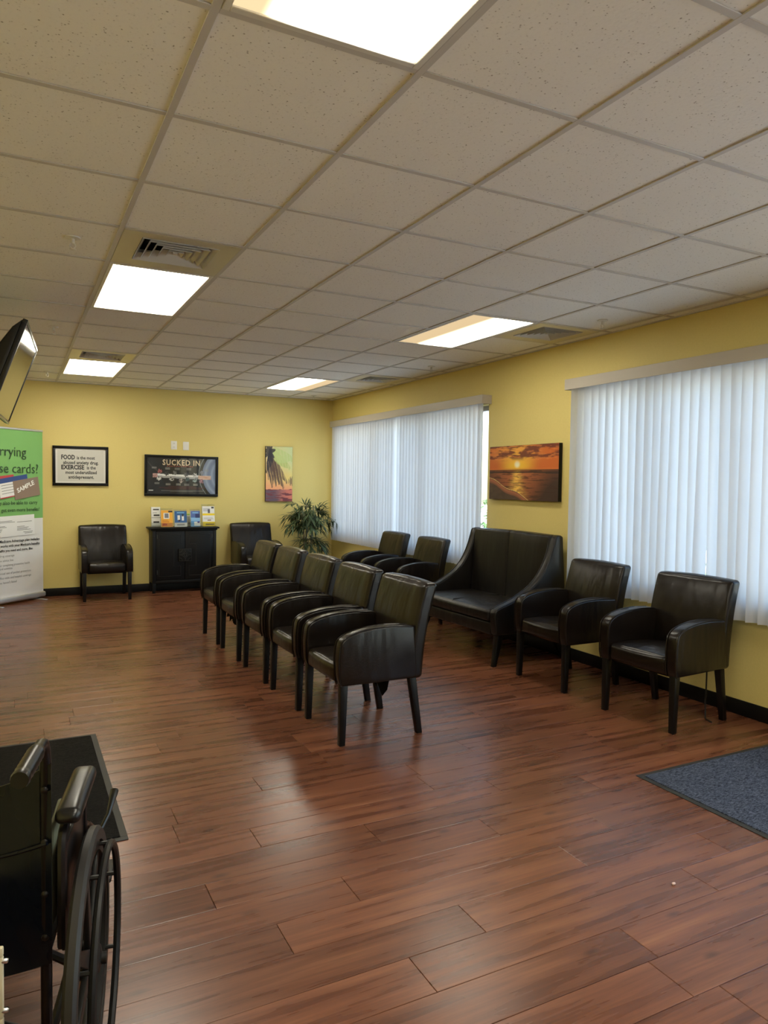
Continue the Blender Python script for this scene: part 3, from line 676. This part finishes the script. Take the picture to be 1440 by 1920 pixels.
# poster
def poster(u, v):
    c = mix(s2l(8,8,7), s2l(34,33,28), sstep(.2,1,v)*(1-u)*.8)
    r = math.hypot((u-.42)/1.0, (v-1.25)*.62)
    if abs(r-.47) < .008 and u < .4: c = s2l(60,60,55)
    R2 = math.hypot(u-1.22, (v-.55)*.55)
    if R2 < .42: c = mix(s2l(150,165,190), s2l(95,110,140), abs(math.sin(R2*34))*.7)
    if .42 <= R2 < .465: c = s2l(16,17,20)
    if .465 <= R2 < .475: c = s2l(120,130,135)
    bv = .505-.045*u
    if .10 < u < .93 and abs(v-bv) < .055:
        c = s2l(225,225,222) if v > bv-.01 else s2l(160,160,160)
        if abs(v-bv+.01) < .006: c = s2l(120,120,120)
        if u > .74: c = mix(s2l(225,205,190), s2l(190,130,100), fbm(u*9,v*30,3))
    if .08 < u < .15 and abs(v-.50) < .06: c = mix(s2l(205,170,160), s2l(120,60,55), fbm(u*60,v*30,2))
    for k, (a, q, cc) in enumerate([(.18,.62,(170,90,85)),(.28,.56,(60,60,58)),(.39,.58,(110,110,108)),(.56,.545,(80,82,85)),(.69,.53,(190,190,190)),(.17,.42,(210,210,205)),(.35,.40,(185,185,180)),(.49,.36,(180,165,160)),(.58,.40,(70,90,92)),(.69,.38,(150,170,170)),(.79,.36,(170,120,135)),(.79,.60,(120,125,140))]):
        dd = math.hypot((u-a)*1.78, v-q)
        if dd < .055+.012*math.sin(k*3+8*math.atan2(v-q,u-a)): c = s2l(*cc) if fbm(u*40,v*26,k) > .42 else s2l(25,25,25)
    for (a, q) in [(.10,.72),(.29,.71),(.43,.70),(.60,.70),(.86,.68),(.14,.29),(.30,.27),(.45,.27),(.57,.26),(.70,.27)]:
        if abs(u-a) < .035 and 0 < (v-q)+.03 < .05 and int((v-q+.03)*100) % 2 == 0: c = s2l(150,148,140)
    if .28 < u < .66 and abs(v-.765) < .012 and (int(u*90) % 3): c = s2l(140,55,35)
    for q, a0, a1, cc in [(.205,.3,.7,(70,18,14)),(.17,.17,.85,(75,18,14)),(.135,.25,.8,(70,18,14)),(.08,.2,.85,(105,105,100)),(.06,.33,.66,(105,105,100))]:
        if a0 < u < a1 and abs(v-q) < .007: c = s2l(*cc)
    if .025 < u < .09 and .075 < v < .10: c = s2l(205,205,200)
    return c
t = empty('framed_poster', (1.555,YB,1.276), 0, 'black framed dark poster headed SUCKED IN above the cabinet', 'framed poster'); t.rotation_euler = (0,R(.55),0)
frame_boxes(.985,.552,.034,-.03,-.001).build('frame','frame_black',t,bevel=.003)
MB().box(-.459,.459,-.012,-.002,.034,.518).build('backing','paper_grey',t,smooth=False)
printed('poster_print', .918, .484, 220, 116, poster, t, (0,-.0125,.034))
text('SUCKED IN', .105, 'ink_tan', t, (-.26,-.0132,.42), bold=.0022, width=.50, space=1.15)
MB().box(-.459,.459,-.0175,-.016,.034,.518).build('glazing','poster_glass',t,smooth=False)
# palm canvas
def palm(u, v):
    c = mix(s2l(245,170,125), s2l(235,215,130), sstep(.2,.42,v)*(.4+.6*u)); c = mix(c, s2l(205,220,170), sstep(.4,.8,v)*(.45+.5*u))
    c = mix(c, s2l(215,195,150), .3*sstep(.5,0,u)*sstep(.5,.9,v))
    if v < .212:
        k = fbm(u*3+v*6, v*26, 5); c = mix(s2l(105,85,100), s2l(225,130,110), sstep(.25,.9,u)+.6*(k-.5)); c = mix(c, s2l(120,60,70), sstep(.55,.72,k))
    elif v < .212+.016*max(0, vnoise(u*9,1,2)*2-.9) : c = s2l(90,60,60)
    # hanging fronds from the crown at the upper left
    for k, (x1, y1, wd, cc) in enumerate([(.10,.42,.05,(60,52,60)),(.24,.28,.055,(72,58,62)),(.38,.30,.05,(90,70,66)),(.66,.26,.065,(105,80,66)),(.78,.36,.06,(115,92,72)),(.50,.34,.06,(95,72,62)),(.02,.55,.06,(50,45,55)),(.88,.62,.07,(185,200,120)),(.96,.78,.08,(195,212,140))]):
        x0, y0 = .16+.1*(k > 5), .97
        t_ = max(0,min(1,((u-x0)*(x1-x0)*.25+(v-y0)*(y1-y0))/((x1-x0)**2*.25+(y1-y0)**2)))
        cx_ = x0+(x1-x0)*(t_**1.4); cy_ = y0+(y1-y0)*t_
        d = math.hypot(u-cx_, (v-cy_)*.7); wl = wd*(.5+1.3*math.sin(math.pi*min(1,t_*1.02))**.7)
        if d < wl and t_ > .02:
            st = .5+.5*math.sin((u*60+v*22)+5*vnoise(u*14,v*8,k))
            c = mix(c, s2l(*cc), .9 if st > .35 else .45)
    d = math.hypot((u-.13)/.16, (v-.9)/.13)
    if d < 1.1+.35*math.sin(9*math.atan2(v-.9,u-.13)): c = mix(c, s2l(45,44,55), .92)
    if math.hypot((u-.97)/.11, (v-.37)/.08) < .9+.3*math.sin(u*90): c = mix(c, s2l(105,75,70), .75)
    return c
t = empty('palm_canvas', (2.935,YB,1.206), 0, 'tall canvas print of palm fronds above a pink sunset sea', 'canvas print')
MB().box(-.203,.203,-.035,-.001,0,.793).build('canvas_block','frame_black',t,bevel=.002); printed('canvas_print', .402, .789, 90, 170, palm, t, (0,-.0362,.002))
# sunset canvas
def sunset(u, v):
    hz = .55; sx, sy = .43, .655
    if v > hz:
        d = math.hypot((u-sx)*1.6, (v-sy)); c = mix(s2l(250,205,60), s2l(205,105,40), sstep(.0,.55,d)); c = mix(c, s2l(215,120,50), .5*sstep(.6,.56,v))
        c = mix(c, s2l(255,250,215), sstep(.09,.02,d)); c = mix(c, s2l(245,175,80), .5*sstep(.62,.8,v)*sstep(.5,.1,abs(u-.4)))
        k = fbm(u*4.2+1, v*13, 9); cl = sstep(.70,.80,v)*sstep(.40,.55,k); c = mix(c, s2l(110,48,36), cl*.95)
        if v > .73: c = mix(c, s2l(230,140,70), .5*sstep(.55,.68,fbm(u*9,v*26,4)))
    else:
        k = fbm(u*5, v*34, 3); c = mix(s2l(185,105,60), s2l(62,40,32), sstep(.0,.55,abs(u-sx))*.85+(.5-v)*.9); c = mix(c, s2l(60,30,22), .75*sstep(.52,.66,k))
        g = math.exp(-((u-sx+.02*(k-.5))/(.05+.10*(hz-v)))**2); c = mix(c, s2l(250,205,95), g*(.35+.65*sstep(.38,.6,fbm(u*11,v*40,6))))
        if hz-.055-.05*max(0,u-.6) < v < hz-.02-.03*max(0,u-.55): c = mix(c, s2l(45,28,24), .85)
        if v > hz-.012: c = s2l(70,40,30)
        sh = .40*(1-u/.62)+.02*math.sin(u*18) if u < .62 else -1      # sand edge
        if v < sh-.09: c = mix(s2l(66,50,40), s2l(90,68,52), vnoise(u*20,v*20,4))
        elif v < sh-.012: c = mix(s2l(120,75,55), s2l(190,115,80), (v-sh+.09)/.09)
        elif v < sh+.012: c = s2l(60,38,28) if v < sh else s2l(240,200,130)
    return c
t = empty('sunset_canvas', (XR,3.518,1.350), R(-90), 'wide canvas print of an orange sunset over the sea', 'canvas print')
MB().box(-.515,.515,-.038,-.001,0,.515).build('canvas_block','frame_black',t,bevel=.002); printed('canvas_print', 1.026, .511, 230, 120, sunset, t, (0,-.0392,.002))
# outlets
t = empty('wall_outlet', (1.452,YB,1.91), 0, 'white duplex power outlet above the dark poster', 'outlet')
MB().box(-.04,.04,-.007,0,0,.115).build('plate','white_plastic',t,bevel=.003)
for zz in (.033,.082):
    k = MB().box(-.017,.017,-.009,-.007,zz-.014,zz+.014).build('socket','white_plastic',t,bevel=.004)
    for xx in (-.007,.007): MB().box(xx-.0015,xx+.0015,-.0098,-.009,zz-.005,zz+.006).build('slot','dark_slot',k,smooth=False)
t = empty('blank_wall_plate', (1.612,YB,1.905), 0, 'plain white blank wall plate beside the outlet', 'wall plate')
MB().box(-.04,.04,-.007,0,0,.115).build('plate','white_plastic',t,bevel=.003)
for zz in (.02,.095): MB().cyl((0,-.0085,zz),(0,-.006,zz),.003,8).build('screw','white_plastic',t)

# ------------------------------------------------------------------ roll-up banner
def make_banner():
    ang = math.atan2(.46,.5); c_, s_ = math.cos(ang), math.sin(ang)
    W_ = .86; ex, ey = -.165, 8.035; cx, cy = ex-c_*W_/2, ey-s_*W_/2
    t = empty('rollup_banner', (cx,cy,0), ang, 'green and white roll-up banner about insurance cards in the corner', 'banner')
    MB().rbox((0,0,.055),(W_+.03,.075,.07),.025,5).build('base_cassette','aluminium',t)
    for s1 in (-1,1): MB().box(s1*.32-.02,s1*.32+.02,-.17,.08,.0,.012).build('foot','aluminium',t,bevel=.004)
    MB().cyl((0,.03,.08),(0,.03,2.07),.009,10).build('pole','aluminium',t)
    zs = [.088,1.005,2.07]
    def sheet(z0, z1, y):
        n, m_ = 24, 8; b = MB(); vs_ = [(W_*(i/n-.5), y+.004*math.sin(i*.9)*math.sin(math.pi*(z0+(z1-z0)*j/m_-.09)/2), z0+(z1-z0)*j/m_) for j in range(m_+1) for i in range(n+1)]
        vs_ += [(a,b_+.0012,c) for a,b_,c in vs_]; N = (n+1)*(m_+1); fs = []
        for j in range(m_):
            for i in range(n):
                a = j*(n+1)+i; fs += [(a,a+1,a+n+2,a+n+1),(N+a,N+a+n+1,N+a+n+2,N+a+1)]
        return b.add(vs_, fs)
    sheet(.088,1.005,0).build('white_panel','banner_white',t,fix=False); sheet(1.005,2.075,0).build('green_panel','banner_green',t,fix=False)
    MB().rbox((0,0,2.08),(W_+.004,.02,.026),.008,3).build('top_rail','aluminium',t)
    y = -.0068
    r_ = W_/2
    def ln(s1, size, xr, z, m_='ink_green', bold=0, width=None):
        o = text(s1, size, m_, t, (0,y,z), bold=bold, width=width); xs = [v.co.x for v in o.data.vertices]; o.location.x = xr-max(xs); return o
    ln('carrying', .165, r_-.255, 1.755, width=.52); ln('these cards?', .165, r_-.075, 1.555, width=.78)
    ln('may also be able to carry', .062, r_-.09, .0+1.135+.045, width=.62, bold=.0006); ln('and get even more benefits!', .062, r_-.06, 1.095, width=.66, bold=.0006)
    # cards
    def card(cx_, cz, w_, h_, rot, m_, dy):
        k = MB().box(-w_/2,w_/2,-.0008,.0008,-h_/2,h_/2).build('printed_card',m_,t,(cx_,y-dy,cz),(0,R(rot),0)); return k
    k = card(-.20,1.405,.40,.22,-7,'card_white',.000); MB().box(-.2,.2,-.0014,-.0009,.075,.11).build('card_stripe','card_red',k); MB().box(-.2,.2,-.0014,-.0009,-.11,-.095).build('card_stripe','card_red',k)
    k = card(-.01,1.395,.42,.235,-9,'card_white',.002); MB().box(-.21,.21,-.0014,-.0009,.06,.118).build('card_stripe','card_blue',k); MB().box(-.21,.21,-.0014,-.0009,-.118,-.105).build('card_stripe','card_red',k)
    for q in range(4): MB().box(-.18,.02+.03*(q%2),-.0014,-.0009,.03-.032*q,.036-.032*q).build('card_line','ink_grey',k)
    k = card(.175,1.375,.38,.225,-9,'card_brown',.004); text('SAMPLE', .075, 'ink_white', k, (-.14,-.0016,-.035), (R(90),R(-14),0), bold=.0022, width=.27)
    for q in range(3): MB().box(-.05,.15,-.0012,-.0009,.085-.02*q,.089-.02*q).build('card_line','ink_grey',k)
    k = MB().rbox((0,0,0),(.62,.0016,.245),.0007,3).build('sample_card','card_white',t,(.0-.02,y-.001,.925),(0,R(-1.5),0))
    for q, (x0, x1, z) in enumerate([(-.25,-.02,.06),(-.25,.02,.045),(.05,.27,.04),(-.28,-.12,.0),(-.28,-.10,-.012),(-.26,-.16,-.035),(-.26,-.17,-.05),(-.26,-.18,-.065),(.05,.16,-.015),(.05,.22,-.03),(.05,.20,-.045),(.05,.25,-.058),(.14,.28,-.085),(.16,.27,-.1)]):
        MB().box(x0,x1,-.0018,-.0010,z,z+.006).build('card_line','ink_grey',k,smooth=False)
    text('Card name', .03, 'ink_green', k, (-.10,-.0016,.085)) if False else None
    ln('eligible Medicare Advantage plan includes', .043, r_-.06, .735, 'ink_black', .0009, .72); ln('coverage and works with your Medicare benefits', .043, r_-.06, .68, 'ink_black', .0009, .80); ln('the benefits you need and more, like:', .043, r_-.165, .625, 'ink_black', .0009, .60)
    for s1, xr, z, wd in [('prescription drug coverage',.44,.565,.40),('nurse advice line',.455,.51,.24),('for completing preventive health',.215,.455,.44),('screenings and activities',.47,.415,.33),('annual out of pocket protection',.20,.36,.46),('office visits and hospital coverage',.195,.305,.47),("more we haven't listed",.41,.25,.34)]:
        ln(s1, .038, r_-xr, z, 'ink_grey', 0, wd)
make_banner()

# ------------------------------------------------------------------ television
def make_tv():
    top_n, top_f = Vector((-.393,3.075,2.467)), Vector((-.314,4.125,2.460)); bot_f = Vector((-.500,4.180,1.925))
    ax = (top_f-top_n).normalized(); dn = (bot_f-top_f); dn = (dn-ax*dn.dot(ax)).normalized(); nm = dn.cross(ax).normalized()
    if nm.x < 0: nm = -nm
    Wt, Ht = 1.06, .60
    m4 = Matrix((ax, -nm, -dn)).transposed().to_4x4(); c = (top_n+top_f)/2+dn*Ht/2; m4.translation = c
    t = empty('television', (0,0,0), 0, 'black flat-screen television tilted down from a wall arm', 'television'); t.matrix_world = m4
    frame_boxes(Wt,Ht,.022,-.004,.025).build('bezel','tv_black',t,loc=(0,0,-Ht/2),bevel=.003)
    MB().box(-Wt/2+.022,Wt/2-.022,.0,.012,-Ht/2+.022,Ht/2-.022).build('screen','tv_screen',t,smooth=False)
    prof = [(.025,-Ht/2),(.06,-Ht/2+.03),(.10,-.12),(.10,.10),(.065,Ht/2-.07),(.025,Ht/2)]
    MB().prism([(p[0],p[1]) for p in prof],-Wt/2+.002,Wt/2-.002,'x').build('back_shell','tv_black',t,bevel=.012)
    MB().tube([(-Wt/2+.03,-.006,-Ht/2+.004),(Wt/2-.03,-.006,-Ht/2+.004)],.006,6).build('lower_trim','tv_trim',t)
    MB().box(-.2,.2,.10,.125,-.15,.15).build('mount_plate','tv_black',t,bevel=.004)
    inv = m4.inverted(); A = inv @ Vector((XL,c.y,c.z+.02)); B_ = Vector((0,.12,0)); K = inv @ Vector((-.95,c.y-.28,c.z+.02))
    MB().tube([B_,K],.022,8).build('mount_arm','tv_black',t); MB().tube([K,A],.022,8).build('mount_arm','tv_black',t)
    pl = MB().box(0,.02,-.06,.06,-.12,.12).build('wall_bracket','tv_black',t); pl.matrix_parent_inverse = inv; pl.location = (XL,c.y,c.z+.02)
make_tv()

# ------------------------------------------------------------------ bamboo plant
def leaves(b, rg, base, direc, n, L0, L1, wid, spread=.9):
    for _ in range(n):
        d = (Vector(direc)+Vector((rg.uniform(-1,1),rg.uniform(-1,1),rg.uniform(-1,.5)))*spread).normalized()
        L = rg.uniform(L0,L1); side = d.cross(Vector((0,0,1))).normalized()*wid*L; dr = Vector((0,0,-.28*L)); p = Vector(base)
        mid = p+d*L*.45+dr*.25; tip = p+d*L+dr; k = len(b.v); up = side.cross(d).normalized()*.15*wid*L
        b.v += [tuple(p), tuple(mid+side+up), tuple(mid-side+up), tuple(tip), tuple(mid-up)]
        b.f += [(k,k+4,k+1),(k+1,k+4,k+3),(k,k+2,k+4),(k+4,k+2,k+3)]
def make_plant():
    t = empty('bamboo_plant', (3.22,7.70,0), 0, 'artificial bamboo plant with thin leaves in the corner', 'plant'); rg = random.Random(12)
    MB().lathe([(.10,0),(.13,.04),(.155,.26),(.165,.27),(.165,.295),(.15,.295),(.145,.27),(0,.265)],24).build('pot','pot_dark',t)
    MB().lathe([(.144,.262),(.08,.275),(0,.28)],16).build('soil','soil',t)
    tips = []
    for (x, y, h_) in [(-.06,-.02,1.13),(.0,.03,1.20),(.05,-.04,1.16),(.09,.03,.98)]:
        p = bez((x*.6,y,.27),(x*.8,y,.6),(x,y,.9),(x*1.4,y*1.4,h_),9)
        rr = [.013*(1-.35*i/9)*(1.0) for i in range(10)]
        s1 = MB().tube(p, rr, 8).build('stem','bamboo_stem',t)
        for i in range(1,9): MB().tube([Vector(p[i])-Vector((0,0,.006)),Vector(p[i]),Vector(p[i])+Vector((0,0,.006))],[rr[i]*1.02,rr[i]*1.3,rr[i]*1.02],8).build('node_ring','bamboo_stem',s1)
        tips.append(p)
    b = MB(); tw = MB()
    for n in range(74):
        p = tips[n%4]; z = rg.choice([.60,.66,.80,.88,.92,.96,1.0,1.03,1.06,1.09]); base = Vector(min(p, key=lambda q: abs(q[2]-z))); base.z = min(z, p[-1][2])
        hi_ = z > .78; a = rg.uniform(0,2*math.pi); rad = rg.uniform(.10,.36)*(1.0 if hi_ else .7); ri = rg.uniform(.0,.20) if hi_ else rg.uniform(-.02,.10)
        end = base+Vector((max(-.38,min(.30,math.cos(a)*rad)), math.sin(a)*rad*.75, ri-.16*(rad/.36)**2))
        midp = (base+end)/2+Vector((0,0,.05)); tw.tube([base, midp, end], [.003,.0022,.001], 5)
        for q in (.5,.75,1.0):
            pp = base.lerp(end, q)+Vector((0,0,.05*(1-abs(2*q-1)))); leaves(b, rg, pp, (end-base).normalized()*.9+Vector((0,0,-.05)), 5, .10, .19, .085, .75)
    b.v = [(min(x,.41), min(y_,.41), z_) for x, y_, z_ in b.v]
    tag(b.build('foliage','leaf_green',t,smooth=False,fix=False), kind='stuff'); tag(tw.build('twigs','bamboo_stem',t), kind='stuff')
make_plant()

# ------------------------------------------------------------------ floor mats
def floor_mat(label, x0, x1, y0, y1, carp, rub):
    t = empty('floor_mat', ((x0+x1)/2,(y0+y1)/2,0), 0, label, 'mat'); hx, hy = (x1-x0)/2, (y1-y0)/2; e = .03; b = MB()
    for (a0,a1,b0,b1) in ((-hx,hx,-hy,-hy+e),(-hx,hx,hy-e,hy),(-hx,-hx+e,-hy+e,hy-e),(hx-e,hx,-hy+e,hy-e)): b.box(a0,a1,b0,b1,0,.004)
    b.build('rubber_border',rub,t,bevel=.0015,seg=1); MB().box(-hx+e,hx-e,-hy+e,hy-e,0,.009).build('carpet',carp,t,bevel=.003)
floor_mat('black ribbed entrance mat with rubber border beside the wheelchair', -1.02, -.057, 1.19, 2.58, 'carpet_black', 'rubber')
floor_mat('flecked floor mat with skylight blue in its colour and rubber border by the window wall', 2.38, 3.62, -1.25, .765, 'carpet_skylit', 'rubber')

# ------------------------------------------------------------------ wheelchair
def make_wheelchair():
    t = empty('wheelchair', (-.5585,.115,0), R(-12.5), 'black folding wheelchair with vinyl back, seen from behind beside the black mat', 'wheelchair')
    fr = 'wc_frame'; rr = .0115; D = -.13; E_ = -.175
    for s_ in (-1,1):
        x = s_*.198
        p = [(x,-.08+D,.13),(x,-.08+D,.86)]+[(x,-.08+D-.045*(1-math.cos(R(q))),.86+.055*math.sin(R(q))) for q in (30,60,90)]+[(x,-.30+D,.915)]
        po = MB().tube(p, .0125, 10).build('back_post',fr,t)
        g = MB().lathe([(.0,-.345),(.017,-.345),(.019,-.335),(.0175,-.325)]+[(.0172+.0015*(k%2),-.315+.010*k) for k in range(13)]+[(.016,-.185),(.0125,-.18)],14,(x,-.11,.915),'y').build('grip','wc_pad',po)
        for zz in (.46,.56,.68,.80): MB().lathe([(.008,0),(.008,-.004),(.004,-.007),(0,-.007)],8,(x,-.0925+D,zz),'y').build('bolt',fr,po)
        # side frame
        xs = s_*.236
        MB().tube([(x,-.08+D,.42),(x,.36,.45),(x,.42,.42),(x,.44,.12)],rr,8).build('seat_tube',fr,t)
        MB().tube([(x,-.08+D,.18),(x,.30,.18),(x,.36,.24),(x,.36,.44)],rr,8).build('lower_tube',fr,t)
        MB().tube([(xs,-.06+E_,.44),(xs,-.06+E_,.66)]+[(xs,-.06+E_+.045*(1-math.cos(R(q))),.66+.045*math.sin(R(q))) for q in (30,60,90)]+[(xs,.20+E_,.705)]+[(xs,.20+E_+.045*math.sin(R(q)),.66+.045*math.cos(R(q))) for q in (30,60,90)]+[(xs,.245+E_,.44)],.011,8).build('arm_tube',fr,t)
        MB().rbox((s_*.248,.075+E_,.735),(.058,.275,.036),.017,5,(0,.004,.004)).build('armrest_pad','wc_pad',t)
        MB().box(xs-.004,xs+.004,-.045+E_,.235+E_,.42,.655).build('skirt_guard',fr,t,bevel=.002)
        # wheel
        xw = s_*.272
        wb = empty('wheel', (xw,-.09,.308)); wb.parent = t
        MB().ring(.291,.015,.017,64).build('tire','tire',wb)
        MB().ring(.262,.011,.013,64).build('rim','wheel_plastic',wb)
        for k in range(8):
            a = 2*math.pi*k/8+.2; c, s2 = math.cos(a), math.sin(a); n_ = (-s2,c)
            MB().hexa([(-.008,.03*c+.022*n_[0],.03*s2+.022*n_[1]),(.008,.03*c+.022*n_[0],.03*s2+.022*n_[1]),(.008,.03*c-.022*n_[0],.03*s2-.022*n_[1]),(-.008,.03*c-.022*n_[0],.03*s2-.022*n_[1])],
                   [(-.005,.255*c+.012*n_[0],.255*s2+.012*n_[1]),(.005,.255*c+.012*n_[0],.255*s2+.012*n_[1]),(.005,.255*c-.012*n_[0],.255*s2-.012*n_[1]),(-.005,.255*c-.012*n_[0],.255*s2-.012*n_[1])]).build('spoke','wheel_plastic',wb,bevel=.002)
        MB().lathe([(.04,-.03),(.044,-.012),(.044,.012),(.03,.026),(.014,.03),(.014,.042),(0,.042)],18,axis='x').build('hub','wheel_plastic',wb)
        xr = s_*.041
        MB().tube([(xr,.262*math.cos(R(q)),.262*math.sin(R(q))) for q in range(0,360,6)],.0095,8,closed=True).build('handrim','wheel_plastic',wb)
        for k in range(8):
            a = R(45*k+18); MB().cyl((s_*.006,.262*math.cos(a),.262*math.sin(a)),(xr,.262*math.cos(a),.262*math.sin(a)),.0055,6).build('standoff','wheel_plastic',wb)
        # caster and footrest
        cs = empty('caster', (x,.44,.10)); cs.parent = t
        MB().ring(.085,.014,.015,28).build('caster_wheel','tire',cs); MB().lathe([(.075,-.010),(.075,.010)],16,axis='x').build('caster_rim','wheel_plastic',cs)
        MB().tube([(.022,0,0),(.022,-.02,.10),(-.022,-.02,.10),(-.022,0,0)],.007,6).build('fork',fr,cs)
        MB().tube([(x,.42,.42),(x,.52,.36),(x,.60,.16)],rr,8).build('footrest_tube',fr,t); MB().box(x-.075 if s_ > 0 else x-.055,x+.055 if s_ > 0 else x+.075,.56,.70,.145,.16).build('footplate','wheel_plastic',t,bevel=.006)
        MB().tube([(s_*.236,.20,.44),(s_*.28,.25,.52),(s_*.29,.32,.56)],[.006,.006,.012],8).build('brake_lever','wc_pad',t)
    for s_ in (-1,1): MB().tube([(s_*.20,.10,.185),(-s_*.20,.10+.03*s_,.425)],.0115,8).build('cross_brace',fr,t)
    MB().tube([(-.2,-.075+D,.385),(.2,-.085+D,.215)],.016,10).build('rear_brace',fr,t)
    # back sling, sagging between the posts
    n, m_ = 24, 14; vs_ = []
    for j in range(m_+1):
        for i in range(n+1):
            u = i/n*2-1; v_ = j/m_; sag = (1-u*u)
            z = .40+.46*v_ - .085*sag*(v_**3) + .035*sag*((1-v_)**3)*(-1)
            vs_.append((u*.213, -.085+D+.075*sag*(.25+.75*v_)-.012+.02*sag*math.sin(v_*9)*.3, z))
    N = len(vs_); vs_ += [(a,b_+.004,c) for a,b_,c in vs_]; fs = []
    for j in range(m_):
        for i in range(n):
            a = j*(n+1)+i; fs += [(a,a+1,a+n+2,a+n+1),(N+a,N+a+n+1,N+a+n+2,N+a+1)]
    for j in range(m_):
        for i in (0,n): a = j*(n+1)+i; fs.append((a,a+n+1,N+a+n+1,N+a))
    for i in range(n):
        for j in (0,m_): a = j*(n+1)+i; fs.append((a,a+1,N+a+1,N+a))
    sl = MB().add(vs_, fs).build('back_sling','wc_vinyl',t)
    MB().tube([(u*.205,-.102+D+.072*(1-u*u)*.70,.68-.05*(1-u*u)) for u in [k/8-1 for k in range(17)]],.0045,6).build('sling_piping','wc_vinyl',sl)
    MB().rbox((0,.16,.45),(.40,.42,.03),.012,5,(0,0,-.01)).build('seat','wc_vinyl',t)
    MB().prism([(q_[0]+E_,q_[1]) for q_ in [(-.03,.47),(.20,.47),(.21,.66),(.10,.715),(0,.70),(-.035,.62)]],.200,.212).build('side_cushion','olive_cloth',t,bevel=.005)
    # cream framed plate bolted low at the back
    pt = empty('rear_plate', (.04,-.36,.45)); pt.parent = t
    frame_boxes(.25,.17,.02,-.008,.004).build('plate_frame','cream_frame',pt,loc=(-.02,0,-.085),bevel=.003); MB().box(-.125,.085,-.003,.002,-.066,.066).build('plate_panel','frame_black',pt,smooth=False)
    for zz in (-.05,.055): MB().lathe([(.006,-.02),(.006,.006),(.004,.009),(0,.009)],8,(.106,-.002,zz),'x').build('screw','steel',pt)
    for xx in (-.10,.06): MB().tube([(xx,.002,0),(xx,.13,.01)],.006,6).build('plate_bracket',fr,pt)
make_wheelchair()

# ------------------------------------------------------------------ small things
t = tag(MB().tube(bez((3.772,1.44,.42),(3.69,1.41,.40),(3.67,1.38,.25),(3.60,1.33,.11),8)+bez((3.59,1.325,.09),(3.56,1.30,.03),(3.53,1.27,.007),(3.50,1.25,.006),6)+[(3.475,1.22,.006),(3.46,1.17,.006)],.005,6).build('power_cord','cord_black'), 'black cord trailing from the wall to the floor behind an armchair', 'cord')
tag(MB().rbox((1.73,-.045,.005),(.016,.009,.009),.004,2).build('paper_scrap','crumb'), 'tiny pale scrap lying on the wood floor', 'scrap')

# ------------------------------------------------------------------ outdoors beyond the windows
tag(MB().box(XR+.16,45,-30,45,-.30,-.15).build('ground','outside_paving',smooth=False), 'pale paved ground outside the windows', kind='structure')
rg = random.Random(5)
for k, (x, y, r_) in enumerate([(9.5,2.0,.9),(9.8,3.9,.8),(9.4,6.2,.95),(10.2,8.8,.85),(9.8,11.6,.95),(9.6,.0,.85)]):
    b = MB()
    for _ in range(380):
        d = Vector((rg.gauss(0,1),rg.gauss(0,1),rg.gauss(0,1))).normalized(); p = Vector((0,0,r_*.75))+Vector((d.x*r_,d.y*r_,d.z*r_*.85))*rg.uniform(.6,1)
        if p.z > .02: leaves(b, rg, p, d, 2, .12, .22, .2)
    b2 = empty('shrub', (x,y,-.15), 0, 'round green shrub growing outside the windows', 'shrub', 'shrubs outside the windows')
    tag(b.build('foliage','hedge_leaf',b2,smooth=False,fix=False), kind='stuff'); MB().lathe([(.05,0),(.04,.5),(.01,r_)],8).build('trunk','bamboo_stem',b2)
